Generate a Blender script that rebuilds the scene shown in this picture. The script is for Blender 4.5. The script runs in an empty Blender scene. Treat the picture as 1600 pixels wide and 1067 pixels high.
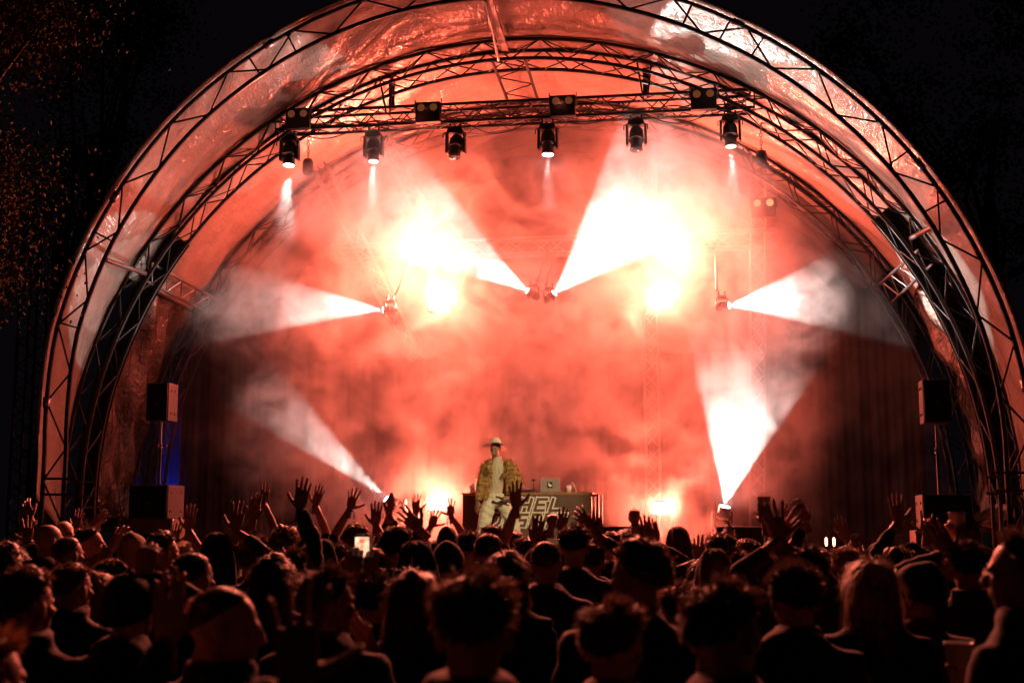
import bpy, bmesh, math, random
import numpy as np
from mathutils import Vector, Matrix
PI = math.pi
rnd = random.Random(7)
nrg = np.random.default_rng(7)
sc = bpy.context.scene
col = sc.collection

# ------------------------------------------------------------------ camera
F, YAW, PITCH, CAMZ = 2000.0, math.atan(330 / 2000), math.atan(286.5 / 2000), 1.82
_cy, _sy, _cp, _sp = math.cos(YAW), math.sin(YAW), math.cos(PITCH), math.sin(PITCH)
FW = Vector((-_sy * _cp, _cy * _cp, _sp)); RT = Vector((_cy, _sy, 0)); UP = RT.cross(FW)
cd = bpy.data.cameras.new('camera'); cam = bpy.data.objects.new('camera', cd); col.objects.link(cam)
cam.matrix_world = Matrix((RT, UP, -FW)).transposed().to_4x4()
cam.location = (0, 0, CAMZ)
cd.sensor_width = 36; cd.lens = F / 1600 * 36; cd.clip_end = 400; cd.clip_start = 0.05
cd.dof.use_dof = True; cd.dof.focus_distance = 17.5; cd.dof.aperture_fstop = 2.8
sc.camera = cam

def at(px, py, Y):
    """the point on the vertical plane y = Y seen at photo pixel (px, py)"""
    d = FW + RT * ((px - 800) / F) + UP * ((533.5 - py) / F)
    t = Y / d.y
    return Vector((d.x * t, Y, CAMZ + d.z * t))

# ------------------------------------------------------------------ world: night sky
w = bpy.data.worlds.new('World'); sc.world = w; w.use_nodes = True
nt = w.node_tree
sky = nt.nodes.new('ShaderNodeTexSky'); sky.sky_type = 'NISHITA'; sky.sun_disc = False
sky.sun_elevation = math.radians(-4); sky.sun_rotation = math.radians(200)
hsv = nt.nodes.new('ShaderNodeMix'); hsv.data_type = 'RGBA'
hsv.inputs[0].default_value = 0.96
nt.links.new(sky.outputs[0], hsv.inputs[6]); hsv.inputs[7].default_value = (0.020, 0.015, 0.021, 1)
nt.links.new(hsv.outputs[2], nt.nodes['Background'].inputs['Color'])
nt.nodes['Background'].inputs['Strength'].default_value = 0.10

# ------------------------------------------------------------------ render settings
sc.view_settings.view_transform = 'Standard'; sc.view_settings.look = 'None'
sc.view_settings.exposure = 0; sc.view_settings.gamma = 1
cy = sc.cycles
cy.use_denoising = True
try: cy.denoiser = 'OPENIMAGEDENOISE'
except Exception: pass
cy.max_bounces = 5; cy.diffuse_bounces = 2; cy.glossy_bounces = 2; cy.transmission_bounces = 3; cy.volume_bounces = 0
cy.transparent_max_bounces = 6
cy.use_adaptive_sampling = True; cy.adaptive_threshold = 0.02
cy.volume_step_rate = 1.0; cy.volume_max_steps = 64
cy.sample_clamp_indirect = 4.0
cy.caustics_reflective = False; cy.caustics_refractive = False

# ------------------------------------------------------------------ materials
MAT = {}
def nmat(name):
    m = bpy.data.materials.new(name); m.use_nodes = True; MAT[name] = m
    return m, m.node_tree, m.node_tree.nodes['Principled BSDF']
def mat(name, colr, rough=0.6, metal=0.0, var=0.25, scale=8.0, bump=0.0, bscale=40.0, spec=0.5, stretch=None):
    """procedural surface: base colour broken up by noise, optional fine relief"""
    m, t, b = nmat(name)
    tc = t.nodes.new('ShaderNodeTexCoord')
    vec = tc.outputs['Object']
    if stretch:
        mp = t.nodes.new('ShaderNodeMapping'); mp.inputs['Scale'].default_value = stretch
        t.links.new(vec, mp.inputs['Vector']); vec = mp.outputs['Vector']
    n = t.nodes.new('ShaderNodeTexNoise'); n.inputs['Scale'].default_value = scale; n.inputs['Detail'].default_value = 4
    t.links.new(vec, n.inputs['Vector'])
    r = t.nodes.new('ShaderNodeValToRGB')
    r.color_ramp.elements[0].position = 0.3; r.color_ramp.elements[1].position = 0.7
    r.color_ramp.elements[0].color = (*[c * (1 - var) for c in colr], 1)
    r.color_ramp.elements[1].color = (*[min(1, c * (1 + var)) for c in colr], 1)
    t.links.new(n.outputs['Fac'], r.inputs['Fac']); t.links.new(r.outputs['Color'], b.inputs['Base Color'])
    b.inputs['Roughness'].default_value = rough; b.inputs['Metallic'].default_value = metal
    b.inputs['Specular IOR Level'].default_value = spec
    if bump:
        n2 = t.nodes.new('ShaderNodeTexNoise'); n2.inputs['Scale'].default_value = bscale; n2.inputs['Detail'].default_value = 3
        t.links.new(vec, n2.inputs['Vector'])
        bp = t.nodes.new('ShaderNodeBump'); bp.inputs['Strength'].default_value = bump; bp.inputs['Distance'].default_value = 0.02
        t.links.new(n2.outputs['Fac'], bp.inputs['Height']); t.links.new(bp.outputs['Normal'], b.inputs['Normal'])
    return m
def emat(name, colr, strength):
    m, t, b = nmat(name)
    b.inputs['Base Color'].default_value = (*colr, 1)
    b.inputs['Emission Color'].default_value = (*colr, 1); b.inputs['Emission Strength'].default_value = strength
    return m

mat('truss_black', (0.007, 0.0065, 0.007), 0.42, 0.0, 0.3, 12)
mat('truss_alu', (0.42, 0.41, 0.41), 0.32, 0.9, 0.15, 14)
mat('housing', (0.016, 0.016, 0.018), 0.42, 0, 0.25, 20, 0.1, 80)
mat('chrome', (0.6, 0.6, 0.6), 0.25, 0.9, 0.1, 20)
mat('lamp_face', (0.35, 0.2, 0.12), 0.2, 0.5, 0.2, 60)
mat('grille', (0.012, 0.012, 0.013), 0.6, 0, 0.3, 220, 0.3, 300)
mat('cabinet', (0.05, 0.032, 0.03), 0.5, 0, 0.25, 30, 0.1, 120)
mat('case_wood', (0.26, 0.17, 0.09), 0.5, 0, 0.2, 12)
mat('drape', (0.006, 0.005, 0.0055), 0.9, 0, 0.3, 4, 0.2, 60)
mat('blue_tarp', (0.02, 0.10, 0.42), 0.55, 0, 0.2, 3, 0.3, 5)
mat('deck', (0.035, 0.033, 0.032), 0.6, 0, 0.35, 3, 0.1, 30)
mat('banner', (0.13, 0.072, 0.055), 0.75, 0, 0.15, 3, 0.15, 12)
mat('letters', (0.8, 0.76, 0.7), 0.5, 0, 0.05, 5)
mat('laptop', (0.55, 0.54, 0.53), 0.35, 0.6, 0.06, 30)
mat('plastic_white', (0.75, 0.73, 0.7), 0.35, 0, 0.05, 30)
mat('asphalt', (0.045, 0.042, 0.04), 0.85, 0, 0.35, 2.5, 0.4, 60)

def canopy_material(name, colr, rough, wr, wscale, fold):
    """shiny film: fine crinkles plus long tension folds"""
    m, t, b = nmat(name)
    N, L = t.nodes, t.links
    tc = N.new('ShaderNodeTexCoord')
    mp = N.new('ShaderNodeMapping'); mp.inputs['Scale'].default_value = fold
    L.new(tc.outputs['UV'], mp.inputs['Vector'])
    n1 = N.new('ShaderNodeTexNoise'); n1.inputs['Scale'].default_value = 1.0; n1.inputs['Detail'].default_value = 5; n1.inputs['Roughness'].default_value = 0.6
    L.new(mp.outputs['Vector'], n1.inputs['Vector'])
    n2 = N.new('ShaderNodeTexNoise'); n2.inputs['Scale'].default_value = wscale; n2.inputs['Detail'].default_value = 6; n2.inputs['Distortion'].default_value = 0.8
    L.new(tc.outputs['Object'], n2.inputs['Vector'])
    ad = N.new('ShaderNodeMath'); ad.operation = 'MULTIPLY_ADD'; ad.inputs[1].default_value = 0.5
    L.new(n2.outputs['Fac'], ad.inputs[0]); L.new(n1.outputs['Fac'], ad.inputs[2])
    bp = N.new('ShaderNodeBump'); bp.inputs['Strength'].default_value = wr; bp.inputs['Distance'].default_value = 0.1
    L.new(ad.outputs[0], bp.inputs['Height']); L.new(bp.outputs['Normal'], b.inputs['Normal'])
    r = N.new('ShaderNodeValToRGB')
    r.color_ramp.elements[0].position = 0.32; r.color_ramp.elements[1].position = 0.66
    r.color_ramp.elements[0].color = (*[c * 0.62 for c in colr], 1); r.color_ramp.elements[1].color = (*colr, 1)
    n3 = N.new('ShaderNodeTexNoise'); n3.inputs['Scale'].default_value = 1.3; n3.inputs['Detail'].default_value = 8; n3.inputs['Roughness'].default_value = 0.7
    L.new(tc.outputs['Object'], n3.inputs['Vector']); L.new(n3.outputs['Fac'], r.inputs['Fac'])
    L.new(r.outputs['Color'], b.inputs['Base Color'])
    b.inputs['Roughness'].default_value = rough; b.inputs['Specular IOR Level'].default_value = 0.6
    return m
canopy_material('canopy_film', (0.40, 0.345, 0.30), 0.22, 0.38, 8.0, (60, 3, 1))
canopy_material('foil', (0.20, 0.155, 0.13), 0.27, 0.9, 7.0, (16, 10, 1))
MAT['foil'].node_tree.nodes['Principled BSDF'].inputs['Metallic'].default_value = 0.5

# ------------------------------------------------------------------ mesh building
class MB:
    def __init__(s): s.v = []; s.f = []; s.n = 0; s.mi = []
    def add(s, v, f, mi=0):
        k = s.n
        s.v.append(np.asarray(v, float).reshape(-1, 3)); s.n += len(s.v[-1])
        s.f += [tuple(i + k for i in q) for q in f]; s.mi += [mi] * len(f)
    def box(s, c, d, rz=0.0, mi=0, R=None, taper=1.0):
        x, y, z = d[0] / 2, d[1] / 2, d[2] / 2
        v = np.array([(-x, -y, -z), (x, -y, -z), (x, y, -z), (-x, y, -z), (-x * taper, -y * taper, z), (x * taper, -y * taper, z), (x * taper, y * taper, z), (-x * taper, y * taper, z)])
        if R is not None: v = v @ np.array(R).T
        if rz:
            a, b = math.cos(rz), math.sin(rz); v = v @ np.array([(a, b, 0), (-b, a, 0), (0, 0, 1)])
        s.add(v + np.array(c), [(0, 3, 2, 1), (4, 5, 6, 7), (0, 1, 5, 4), (1, 2, 6, 5), (2, 3, 7, 6), (3, 0, 4, 7)], mi)
    def tube(s, pts, rad, n=8, cap=True, mi=0, flat=None, up=None):
        """swept tube; rad a number or one per point, flat = second radius factor per point, along 'up'"""
        P = np.array([tuple(p) for p in pts], float); k = len(P)
        rad = np.full(k, rad, float) if np.isscalar(rad) else np.array(rad, float)
        fl = np.ones(k) if flat is None else (np.full(k, flat, float) if np.isscalar(flat) else np.array(flat, float))
        T = np.gradient(P, axis=0) if k > 2 else np.repeat((P[1] - P[0])[None], 2, 0)
        T /= np.maximum(np.linalg.norm(T, axis=1), 1e-9)[:, None]
        u = np.array(up, float) if up is not None else (np.array([0, 0, 1.0]) if abs(T[0][2]) < 0.9 else np.array([0, 1.0, 0]))
        a = np.arange(n) * 2 * PI / n; V = []
        for i in range(k):
            if up is None and i: u = U
            S = np.cross(T[i], u); S /= max(np.linalg.norm(S), 1e-9); U = np.cross(S, T[i])
            V.append(P[i] + rad[i] * (np.outer(np.cos(a), S) + fl[i] * np.outer(np.sin(a), U)))
        f = []
        for i in range(k - 1):
            for j in range(n):
                j2 = (j + 1) % n
                f.append((i * n + j, i * n + j2, (i + 1) * n + j2, (i + 1) * n + j))
        if cap:
            f.append(tuple(range(n))[::-1]); f.append(tuple((k - 1) * n + j for j in range(n)))
        s.add(np.concatenate(V), f, mi)
    def ball(s, c, r, nu=12, nv=8, R=None, mi=0):
        r = np.full(3, r) if np.isscalar(r) else np.array(r)
        v = [(0, 0, -1.0)]
        for i in range(1, nv):
            p = -PI / 2 + PI * i / nv
            v += [(math.cos(p) * math.cos(q * 2 * PI / nu), math.cos(p) * math.sin(q * 2 * PI / nu), math.sin(p)) for q in range(nu)]
        v.append((0, 0, 1.0)); f = []
        for j in range(nu): f.append((0, 1 + (j + 1) % nu, 1 + j))
        for i in range(nv - 2):
            for j in range(nu):
                a, b = 1 + i * nu + j, 1 + i * nu + (j + 1) % nu
                f.append((a, b, b + nu, a + nu))
        e = 1 + (nv - 2) * nu
        for j in range(nu): f.append((e + j, e + (j + 1) % nu, e + nu))
        v = np.array(v) * r
        if R is not None: v = v @ np.array(R).T
        s.add(v + np.array(tuple(c)), f, mi)
    def lathe(s, prof, n=16, c=(0, 0, 0), R=None, mi=0, cap=True):
        a = np.arange(n) * 2 * PI / n
        v = np.concatenate([np.c_[r * np.cos(a), r * np.sin(a), np.full(n, z)] for r, z in prof])
        if R is not None: v = v @ np.array(R).T
        f = [(i * n + j, i * n + (j + 1) % n, (i + 1) * n + (j + 1) % n, (i + 1) * n + j) for i in range(len(prof) - 1) for j in range(n)]
        if cap: f += [tuple(range(n))[::-1], tuple((len(prof) - 1) * n + j for j in range(n))]
        s.add(v + np.array(tuple(c)), f, mi)
    def mesh(s, name, smooth=False):
        me = bpy.data.meshes.new(name)
        v = np.concatenate(s.v) if s.v else np.zeros((0, 3))
        me.from_pydata(v.tolist(), [], s.f); 
        if any(s.mi): me.polygons.foreach_set('material_index', s.mi)
        if smooth: me.polygons.foreach_set('use_smooth', [True] * len(me.polygons))
        me.update(); return me

def wloc(o):
    p = Vector((0, 0, 0))
    while o is not None: p += o.location; o = o.parent
    return p
def tag(o, label=None, cat=None, group=None, kind=None):
    if label: o['label'] = label
    if cat: o['category'] = cat
    if group: o['group'] = group
    if kind: o['kind'] = kind
    return o
def thing(name, loc, label, cat, group=None):
    o = bpy.data.objects.new(name, None); o.empty_display_size = 0.2
    col.objects.link(o); o.location = loc
    return tag(o, label, cat, group)
def link(name, me, mats, parent=None, loc=None):
    """link a mesh; its vertices are in the parent's axes"""
    o = bpy.data.objects.new(name, me); col.objects.link(o)
    if mats is not None and not me.materials:
        for m in (mats if isinstance(mats, (list, tuple)) else [mats]): me.materials.append(MAT[m])
    if parent is not None: o.parent = parent
    if loc is not None: o.location = loc
    return o
def wpart(name, mb, mats, parent, smooth=False, bevel=0.0):
    """a part whose vertices were written in world coordinates"""
    p = wloc(parent) if parent is not None else Vector((0, 0, 0))
    me = mb.mesh(name, smooth); me.transform(Matrix.Translation(-p))
    o = link(name, me, mats, parent)
    if bevel:
        b = o.modifiers.new('bevel', 'BEVEL'); b.width = bevel; b.segments = 2; b.limit_method = 'ANGLE'
    return o
_unit = {}
def rod(name, p0, p1, r, m, parent, n=6):
    """straight bar sharing one unit mesh per material"""
    key = (m, n)
    if key not in _unit:
        q = MB(); q.tube([(0, 0, 0), (0, 0, 1)], 1.0, n)
        me = q.mesh('bar', True); me.materials.append(MAT[m]); _unit[key] = me
    o = bpy.data.objects.new(name, _unit[key]); col.objects.link(o); o.parent = parent
    p0, p1 = Vector(p0), Vector(p1); d = p1 - p0
    o.location = p0 - wloc(parent)
    o.rotation_mode = 'QUATERNION'; o.rotation_quaternion = d.to_track_quat('Z', 'Y'); o.scale = (r, r, d.length)
    return o
# ------------------------------------------------------------------ stage dimensions
X0, Z0, RA = -3.35, 2.99, 7.59
Y1, Y2, Y3, YB = 19.05, 20.75, 23.2, 26.0
DECK = 1.30
_th = np.radians([-90, -83, -75, -62, -45, -29, -15, 0, 15, 30, 45, 57, 68, 78, 90])
_dr = np.array([-.16, -.10, 0, .05, .09, .06, .02, -.05, -.09, -.11, -.08, -.03, .02, .08, .12])
_AY = [19.05, 20.75, 23.2, 26.0]
_AX, _AZ, _AR, _AW = [-3.35, -3.43, -3.42, -3.40], [2.99, 2.17, 2.03, 2.03], [7.59, 7.97, 7.80, 7.60], [1, .25, 0, 0]
def arch_c(Y): return np.interp(Y, _AY, _AX), np.interp(Y, _AY, _AZ), np.interp(Y, _AY, _AR), np.interp(Y, _AY, _AW)
def arch_pt(th, r, Y):
    """point of the arch at angle th from the crown; r counts from the front arch's radius, the vault leans a little to the left"""
    cx, cz, cr, cw = arch_c(Y); rr = cr + (r - RA) + cw * np.interp(th, _th, _dr)
    return Vector((cx + rr * math.sin(th), Y, cz + rr * math.cos(th)))
def th_at(px, py, Y):
    p = at(px, py, Y); cx, cz, cr, cw = arch_c(Y); return math.atan2(p.x - cx, p.z - cz)
def arch_line(r, Y, n=72, foot=0.0):
    p = [arch_pt(t, r, Y) for t in np.linspace(-PI / 2, PI / 2, n)]
    a, b = p[0], p[-1]; zc = a.z
    return [Vector((a.x, Y, foot)), Vector((a.x, Y, (foot + zc) / 2))] + p + [Vector((b.x, Y, (foot + zc) / 2)), Vector((b.x, Y, foot))]

# ------------------------------------------------------------------ ground and deck
g = MB(); g.add([(-90, -30, 0), (80, -30, 0), (80, 120, 0), (-90, 120, 0)], [(0, 1, 2, 3)])
tag(link('ground', g.mesh('ground'), 'asphalt'), kind='structure')
st = thing('stage_platform', (X0, 22, 0), 'black stage deck under the lit arch roof behind the crowd', 'stage')
xs = np.linspace(X0 - 6.6, X0 + 6.6, 8); ys = np.linspace(18.7, 25.7, 5)
pm = MB(); pm.box((0, 0, 0), (xs[1] - xs[0] - .012, ys[1] - ys[0] - .012, .06)); pme = pm.mesh('deck_panel'); pme.materials.append(MAT['deck'])
for i in range(7):
    for j in range(4):
        o = link('deck_panel', pme, None, st); o.location = Vector(((xs[i] + xs[i + 1]) / 2, (ys[j] + ys[j + 1]) / 2, DECK - .03)) - st.location
sk = MB(); n = 160
v = []; 
for i in range(n + 1):
    x = X0 - 6.58 + 13.16 * i / n; yy = 18.74 + .02 * math.sin(i * 1.7)
    v += [(x, yy, 0.0), (x, yy, DECK - .062)]
sk.add(v, [(2 * i, 2 * i + 2, 2 * i + 3, 2 * i + 1) for i in range(n)]); wpart('skirt', sk, 'drape', st)

# ------------------------------------------------------------------ arch trusses
def arch_truss(Y, rs, depth, lab, r_ch, r_br, step, m, mb=None, inner_single=False):
    t = thing('arch_truss', (X0, Y, 0), lab, 'truss arch', 'arch trusses carrying the stage roof')
    lines = [(rs[0], Y)] + ([(rs[0], Y + depth)] if depth else []) + [(rs[1], Y)] + ([(rs[1], Y + depth)] if depth and not inner_single else [])
    for r, y in lines:
        q = MB(); q.tube(arch_line(r, y), r_ch, 7, up=(0, 1, 0)); wpart('chord', q, m, t, True)
    faces = [((rs[0], Y), (rs[1], Y))]
    if depth and not inner_single:
        faces += [((rs[0], Y + depth), (rs[1], Y + depth)), ((rs[1], Y), (rs[1], Y + depth)), ((rs[0], Y), (rs[0], Y + depth))]
    elif depth:
        faces += [((rs[0], Y + depth), (rs[1], Y))]
    for a, b in faces:
        la, lb = arch_line(a[0], a[1], 400), arch_line(b[0], b[1], 400)
        def samp(l, s):
            acc = 0
            for p, q in zip(l, l[1:]):
                d = (q - p).length
                if acc + d >= s: return p.lerp(q, (s - acc) / d)
                acc += d
            return l[-1]
        La = sum((q - p).length for p, q in zip(la, la[1:])); Lb = sum((q - p).length for p, q in zip(lb, lb[1:]))
        k = int(La / step)
        for i in range(k):
            s0, s1 = i / k, (i + 1) / k
            # spliced sections have a few narrower bays, as built
            if i % 2 == 0: p, q = samp(la, s0 * La), samp(lb, s1 * Lb)
            else: p, q = samp(lb, s0 * Lb), samp(la, s1 * La)
            rod('brace', p, q, r_br, mb or m, t)
    return t
a1 = arch_truss(Y1, (RA - .05, RA - .42), 0, 'front arch truss outlining the glowing stage roof against the night', .038, .016, .62, 'truss_black')
# welded splices: closer rungs and couplers on the front arch
for th in np.radians([-74, -62, -33, -27.5, 24, 29, 33.5, 55, 62]):
    rod('splice_rung', arch_pt(th, RA - .05, Y1), arch_pt(th, RA - .42, Y1), .016, 'truss_black', a1)
for th in np.radians([-84, -57, -30, 0, 30, 57, 84]):
    q = MB(); q.tube([arch_pt(th - .012, RA - .05, Y1), arch_pt(th + .012, RA - .05, Y1)], .06, 8); wpart('coupler', q, 'truss_alu', a1, True)
# bright keder tube that clamps the membrane along the front arch, in sections
for k in range(12):
    q = MB(); ts = np.radians(np.linspace(-88 + 14.75 * k, -88 + 14.75 * k + 14.3, 14))
    q.tube([arch_pt(t, RA + .05, Y1 - .05) for t in ts], .03, 7, up=(0, 1, 0)); wpart('edge_tube', q, 'truss_alu', a1, True)
a2 = arch_truss(Y2, (RA - .06, RA - .40), .42, 'middle arch truss carrying the hung lighting beam', .034, .013, .5, 'truss_black')
a3 = arch_truss(Y3, (RA - .06, RA - .42), .40, 'rearmost arch truss half lost in red smoke', .032, .012, .5, 'truss_black')

# ------------------------------------------------------------------ canopy
cano = thing('stage_canopy', (X0, Y1, 0), 'shiny arched membrane roof glowing red over the stage', 'stage roof')
def vault(name, ya, yb, ra, rb, sag, t0, t1, m, nu=220, nv=26, low=None, crk=0.012, seed=1):
    R_ = np.random.default_rng(seed)
    ph = R_.uniform(0, 6.28, (14, 3)); am = R_.normal(0, 1, 14)
    fu = R_.uniform(6, 60, 14); fv = R_.uniform(0.5, 5, 14)
    v, uv = [], []
    for i in range(nu + 1):
        th = t0 + (t1 - t0) * i / nu
        for j in range(nv + 1):
            s = j / nv; y = ya + (yb - ya) * s
            r = ra + (rb - ra) * s - sag * math.sin(PI * s)
            d = sum(am[k] * math.sin(fu[k] * th + fv[k] * s * 6 + ph[k][0]) for k in range(14)) * crk * min(1, 6 * s * (1 - s) + .1)
            tc = max(-PI / 2, min(PI / 2, th))
            p = arch_pt(tc, r + d, y)
            if abs(th) > PI / 2: p.z -= (abs(th) - PI / 2) * RA
            v.append(p); uv.append((th * RA / 24, s * (yb - ya) / 5))
    f = [(i * (nv + 1) + j, i * (nv + 1) + j + 1, (i + 1) * (nv + 1) + j + 1, (i + 1) * (nv + 1) + j) for i in range(nu) for j in range(nv)]
    q = MB(); q.add(v, f); me = q.mesh(name, True)
    ul = me.uv_layers.new(name='UVMap'); li = np.zeros(len(me.loops), int); me.loops.foreach_get('vertex_index', li)
    ul.data.foreach_set('uv', np.array(uv)[li].ravel())
    me.transform(Matrix.Translation(-cano.location))
    o = link(name, me, m, cano)
    so = o.modifiers.new('thick', 'SOLIDIFY'); so.thickness = .006
    return o
vault('front_panel', Y1 - .02, Y2 + .1, RA + .05, RA + .0, .14, -PI / 2 - .10, PI / 2 + .10, 'canopy_film', seed=3, crk=.006)
vault('middle_panel', Y2 + .1, Y3 + .2, RA + .0, RA - .0, .12, math.radians(-60), math.radians(61), 'canopy_film', nv=30, seed=5, crk=.006)
vault('rear_panel', Y3 + .2, YB, RA - .0, RA - .05, .10, math.radians(-56), math.radians(56), 'canopy_film', nu=140, nv=16, seed=8)
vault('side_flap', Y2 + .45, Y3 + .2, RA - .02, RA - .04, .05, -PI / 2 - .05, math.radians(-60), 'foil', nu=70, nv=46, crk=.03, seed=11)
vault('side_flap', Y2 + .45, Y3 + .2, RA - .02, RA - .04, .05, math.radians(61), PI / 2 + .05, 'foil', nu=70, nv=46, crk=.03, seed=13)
for sgn in (-1, 1):       # black cloth lining the lower flanks of the middle arch
    v = []; n = 40
    for i in range(n + 1):
        th = sgn * math.radians(52 + 38 * i / n); v += [arch_pt(th, RA - .02, Y2 + .46), arch_pt(th, RA - .44, Y2 + .46)]
    q = MB(); q.add(v, [(2 * i, 2 * i + 1, 2 * i + 3, 2 * i + 2) for i in range(n)]); wpart('black_lining', q, 'drape', cano)
# gathered lower hem of the side flaps, hanging loose
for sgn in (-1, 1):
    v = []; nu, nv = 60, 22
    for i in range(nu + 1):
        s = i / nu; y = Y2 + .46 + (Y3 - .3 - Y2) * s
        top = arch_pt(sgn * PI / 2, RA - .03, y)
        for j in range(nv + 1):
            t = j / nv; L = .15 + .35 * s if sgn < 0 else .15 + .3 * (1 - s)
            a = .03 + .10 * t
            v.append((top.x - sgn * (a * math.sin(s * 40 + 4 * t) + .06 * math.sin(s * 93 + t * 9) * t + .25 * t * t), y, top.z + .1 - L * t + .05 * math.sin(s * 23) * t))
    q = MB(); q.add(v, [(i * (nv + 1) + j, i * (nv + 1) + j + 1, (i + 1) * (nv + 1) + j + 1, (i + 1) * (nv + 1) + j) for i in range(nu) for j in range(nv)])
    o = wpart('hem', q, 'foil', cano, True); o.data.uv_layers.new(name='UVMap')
# back wall of the vault
v = [(X0, YB, DECK + 2.5)]; f = []
pts = arch_line(RA - .45, YB, 60, DECK)
v += [(p.x, p.y, p.z) for p in pts]
f = [(0, i, i + 1) for i in range(1, len(pts))]
q = MB(); q.add(v, f); wpart('back_wall', q, 'drape', cano)
# ------------------------------------------------------------------ purlins (depth-wise trusses)
def ladder(name, a0, a1_, b0, b1, r, rb, n, m, lab, cat, group=None):
    t = thing(name, Vector(a0), lab, cat, group)
    rod('chord', a0, a1_, r, m, t, 8); rod('chord', b0, b1, r, m, t, 8)
    a0, a1_, b0, b1 = map(Vector, (a0, a1_, b0, b1))
    for i in range(n):
        p, q = (a0.lerp(a1_, i / n), b0.lerp(b1, (i + 1) / n)) if i % 2 == 0 else (b0.lerp(b1, i / n), a0.lerp(a1_, (i + 1) / n))
        rod('brace', p, q, rb, m, t)
    return t
for pts, lab in ((((165, 406), (228, 428), (238, 412), (338, 468), (226, 438), (322, 488)), 'pale steel purlin bracing the arches on the left flank'),
                 (((1458, 354), (1424, 372), (1434, 392), (1372, 446), (1456, 414), (1392, 474)), 'pale steel purlin bracing the arches on the right flank')):
    P1, P2 = at(*pts[0], Y1), at(*pts[1], Y2)
    t = ladder('roof_purlin', at(*pts[2], Y2 + .1), at(*pts[3], Y3 + .1), at(*pts[4], Y2 + .1), at(*pts[5], Y3 + .1), .028, .012, 9, 'truss_alu', lab, 'purlin', 'purlins between the arches')
    rod('front_tube', P1, P2, .042, 'truss_alu', t, 8)
t = ladder('roof_purlin', arch_pt(-.045, RA - .42, Y2), arch_pt(-.045, RA - .44, Y3), arch_pt(.03, RA - .42, Y2), arch_pt(.03, RA - .44, Y3), .03, .012, 8, 'truss_black', 'ridge purlin running back under the crown of the roof', 'purlin', 'purlins between the arches')
q = MB(); pa, pb = arch_pt(-.02, RA - .4, Y1), arch_pt(-.02, RA - .3, Y2)
q.box((pa + pb) / 2, (.14, (pb - pa).length, .05), R=np.array(Matrix.Rotation(math.atan2(pb.z - pa.z, pb.y - pa.y), 3, 'X'))); wpart('front_beam', q, 'truss_alu', t)
rod('front_tube', arch_pt(-.032, RA - .48, Y1), arch_pt(-.03, RA - .42, Y2), .025, 'truss_alu', t)

# ------------------------------------------------------------------ box trusses
def box_truss(name, A, B, wdt, hgt, n, m, lab, cat, group=None, r=.028, rb=.011, side=(0, 1, 0), upv=(0, 0, 1)):
    A, B = Vector(A), Vector(B)
    t = thing(name, A, lab, cat, group); S, U = Vector(side) * wdt / 2, Vector(upv) * hgt / 2
    cs = [(-S - U), (S - U), (S + U), (-S + U)]
    for c in cs: rod('chord', A + c, B + c, r, m, t, 8)
    for k in range(4):
        c0, c1 = cs[k], cs[(k + 1) % 4]
        for i in range(n):
            p, q = (A.lerp(B, i / n) + c0, A.lerp(B, (i + 1) / n) + c1) if i % 2 == 0 else (A.lerp(B, i / n) + c1, A.lerp(B, (i + 1) / n) + c0)
            rod('brace', p, q, rb, m, t)
    for e in (A, B):
        for k in range(4): rod('end_bar', e + cs[k], e + cs[(k + 1) % 4], rb, m, t)
    return t
YT = 20.95
TA, TB = at(436, 193, YT), at(1178, 160, YT)
zt = (TA.z + TB.z) / 2; print('truss z', TA.z, TB.z)
TA.z, TB.z = TA.z * .6 + zt * .4, TB.z * .6 + zt * .4
mt = box_truss('lighting_truss', TA, TB, .34, .31, 26, 'truss_black', 'black box truss hung across the stage with lamps on it', 'lighting truss')
for px in (612, 1016):   # hangers to the middle arch
    p = TA.lerp(TB, (px - 436) / 742)
    h = thing('truss_hanger', (p.x, YT + .2, p.z), 'dark steel hanger holding the %s half of the lighting truss' % ('left' if px < 800 else 'right'), 'hanger', 'hangers of the lighting truss')
    for dx in (-.12, .12): rod('sling', (p.x + dx * .3, YT + .1, p.z + .17), (p.x + dx, Y2 + .1, p.z + .75), .018, 'truss_black', h)
    q = MB(); q.box((p.x, YT + .35, p.z + .55), (.10, .08, .5)); wpart('bracket', q, 'truss_black', h)
# cable loom lying in the truss
cb = thing('cable_loom', TA + Vector((0, 0, -.1)), 'loose black cables lying along inside the lighting truss', 'cables')
for k in range(5):
    q = MB(); ph = k * 1.3
    q.tube([TA.lerp(TB, s) + Vector((0, .08 * math.sin(9 * s + ph), -.10 + .05 * abs(math.sin(31 * s + ph)) + .02 * math.sin(60 * s + ph * 2))) for s in np.linspace(.01, .985, 90)], .012, 5)
    wpart('cable', q, 'housing', cb, True)
for k, (u0, u1) in enumerate(((.03, .21), (.21, .385), (.40, .58), (.58, .76), (.77, .95))):      # slack power leads from lamp to lamp
    q = MB(); sag = (.16, .10, .20, .12, .17)[k]
    q.tube([TA.lerp(TB, u0 + (u1 - u0) * s) + Vector((0, -.16, -.16 - sag * math.sin(PI * s) * (1 + .3 * math.sin(5 * s)))) for s in np.linspace(0, 1, 22)], .010, 6); wpart('slack_lead', q, 'housing', cb, True)
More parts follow.
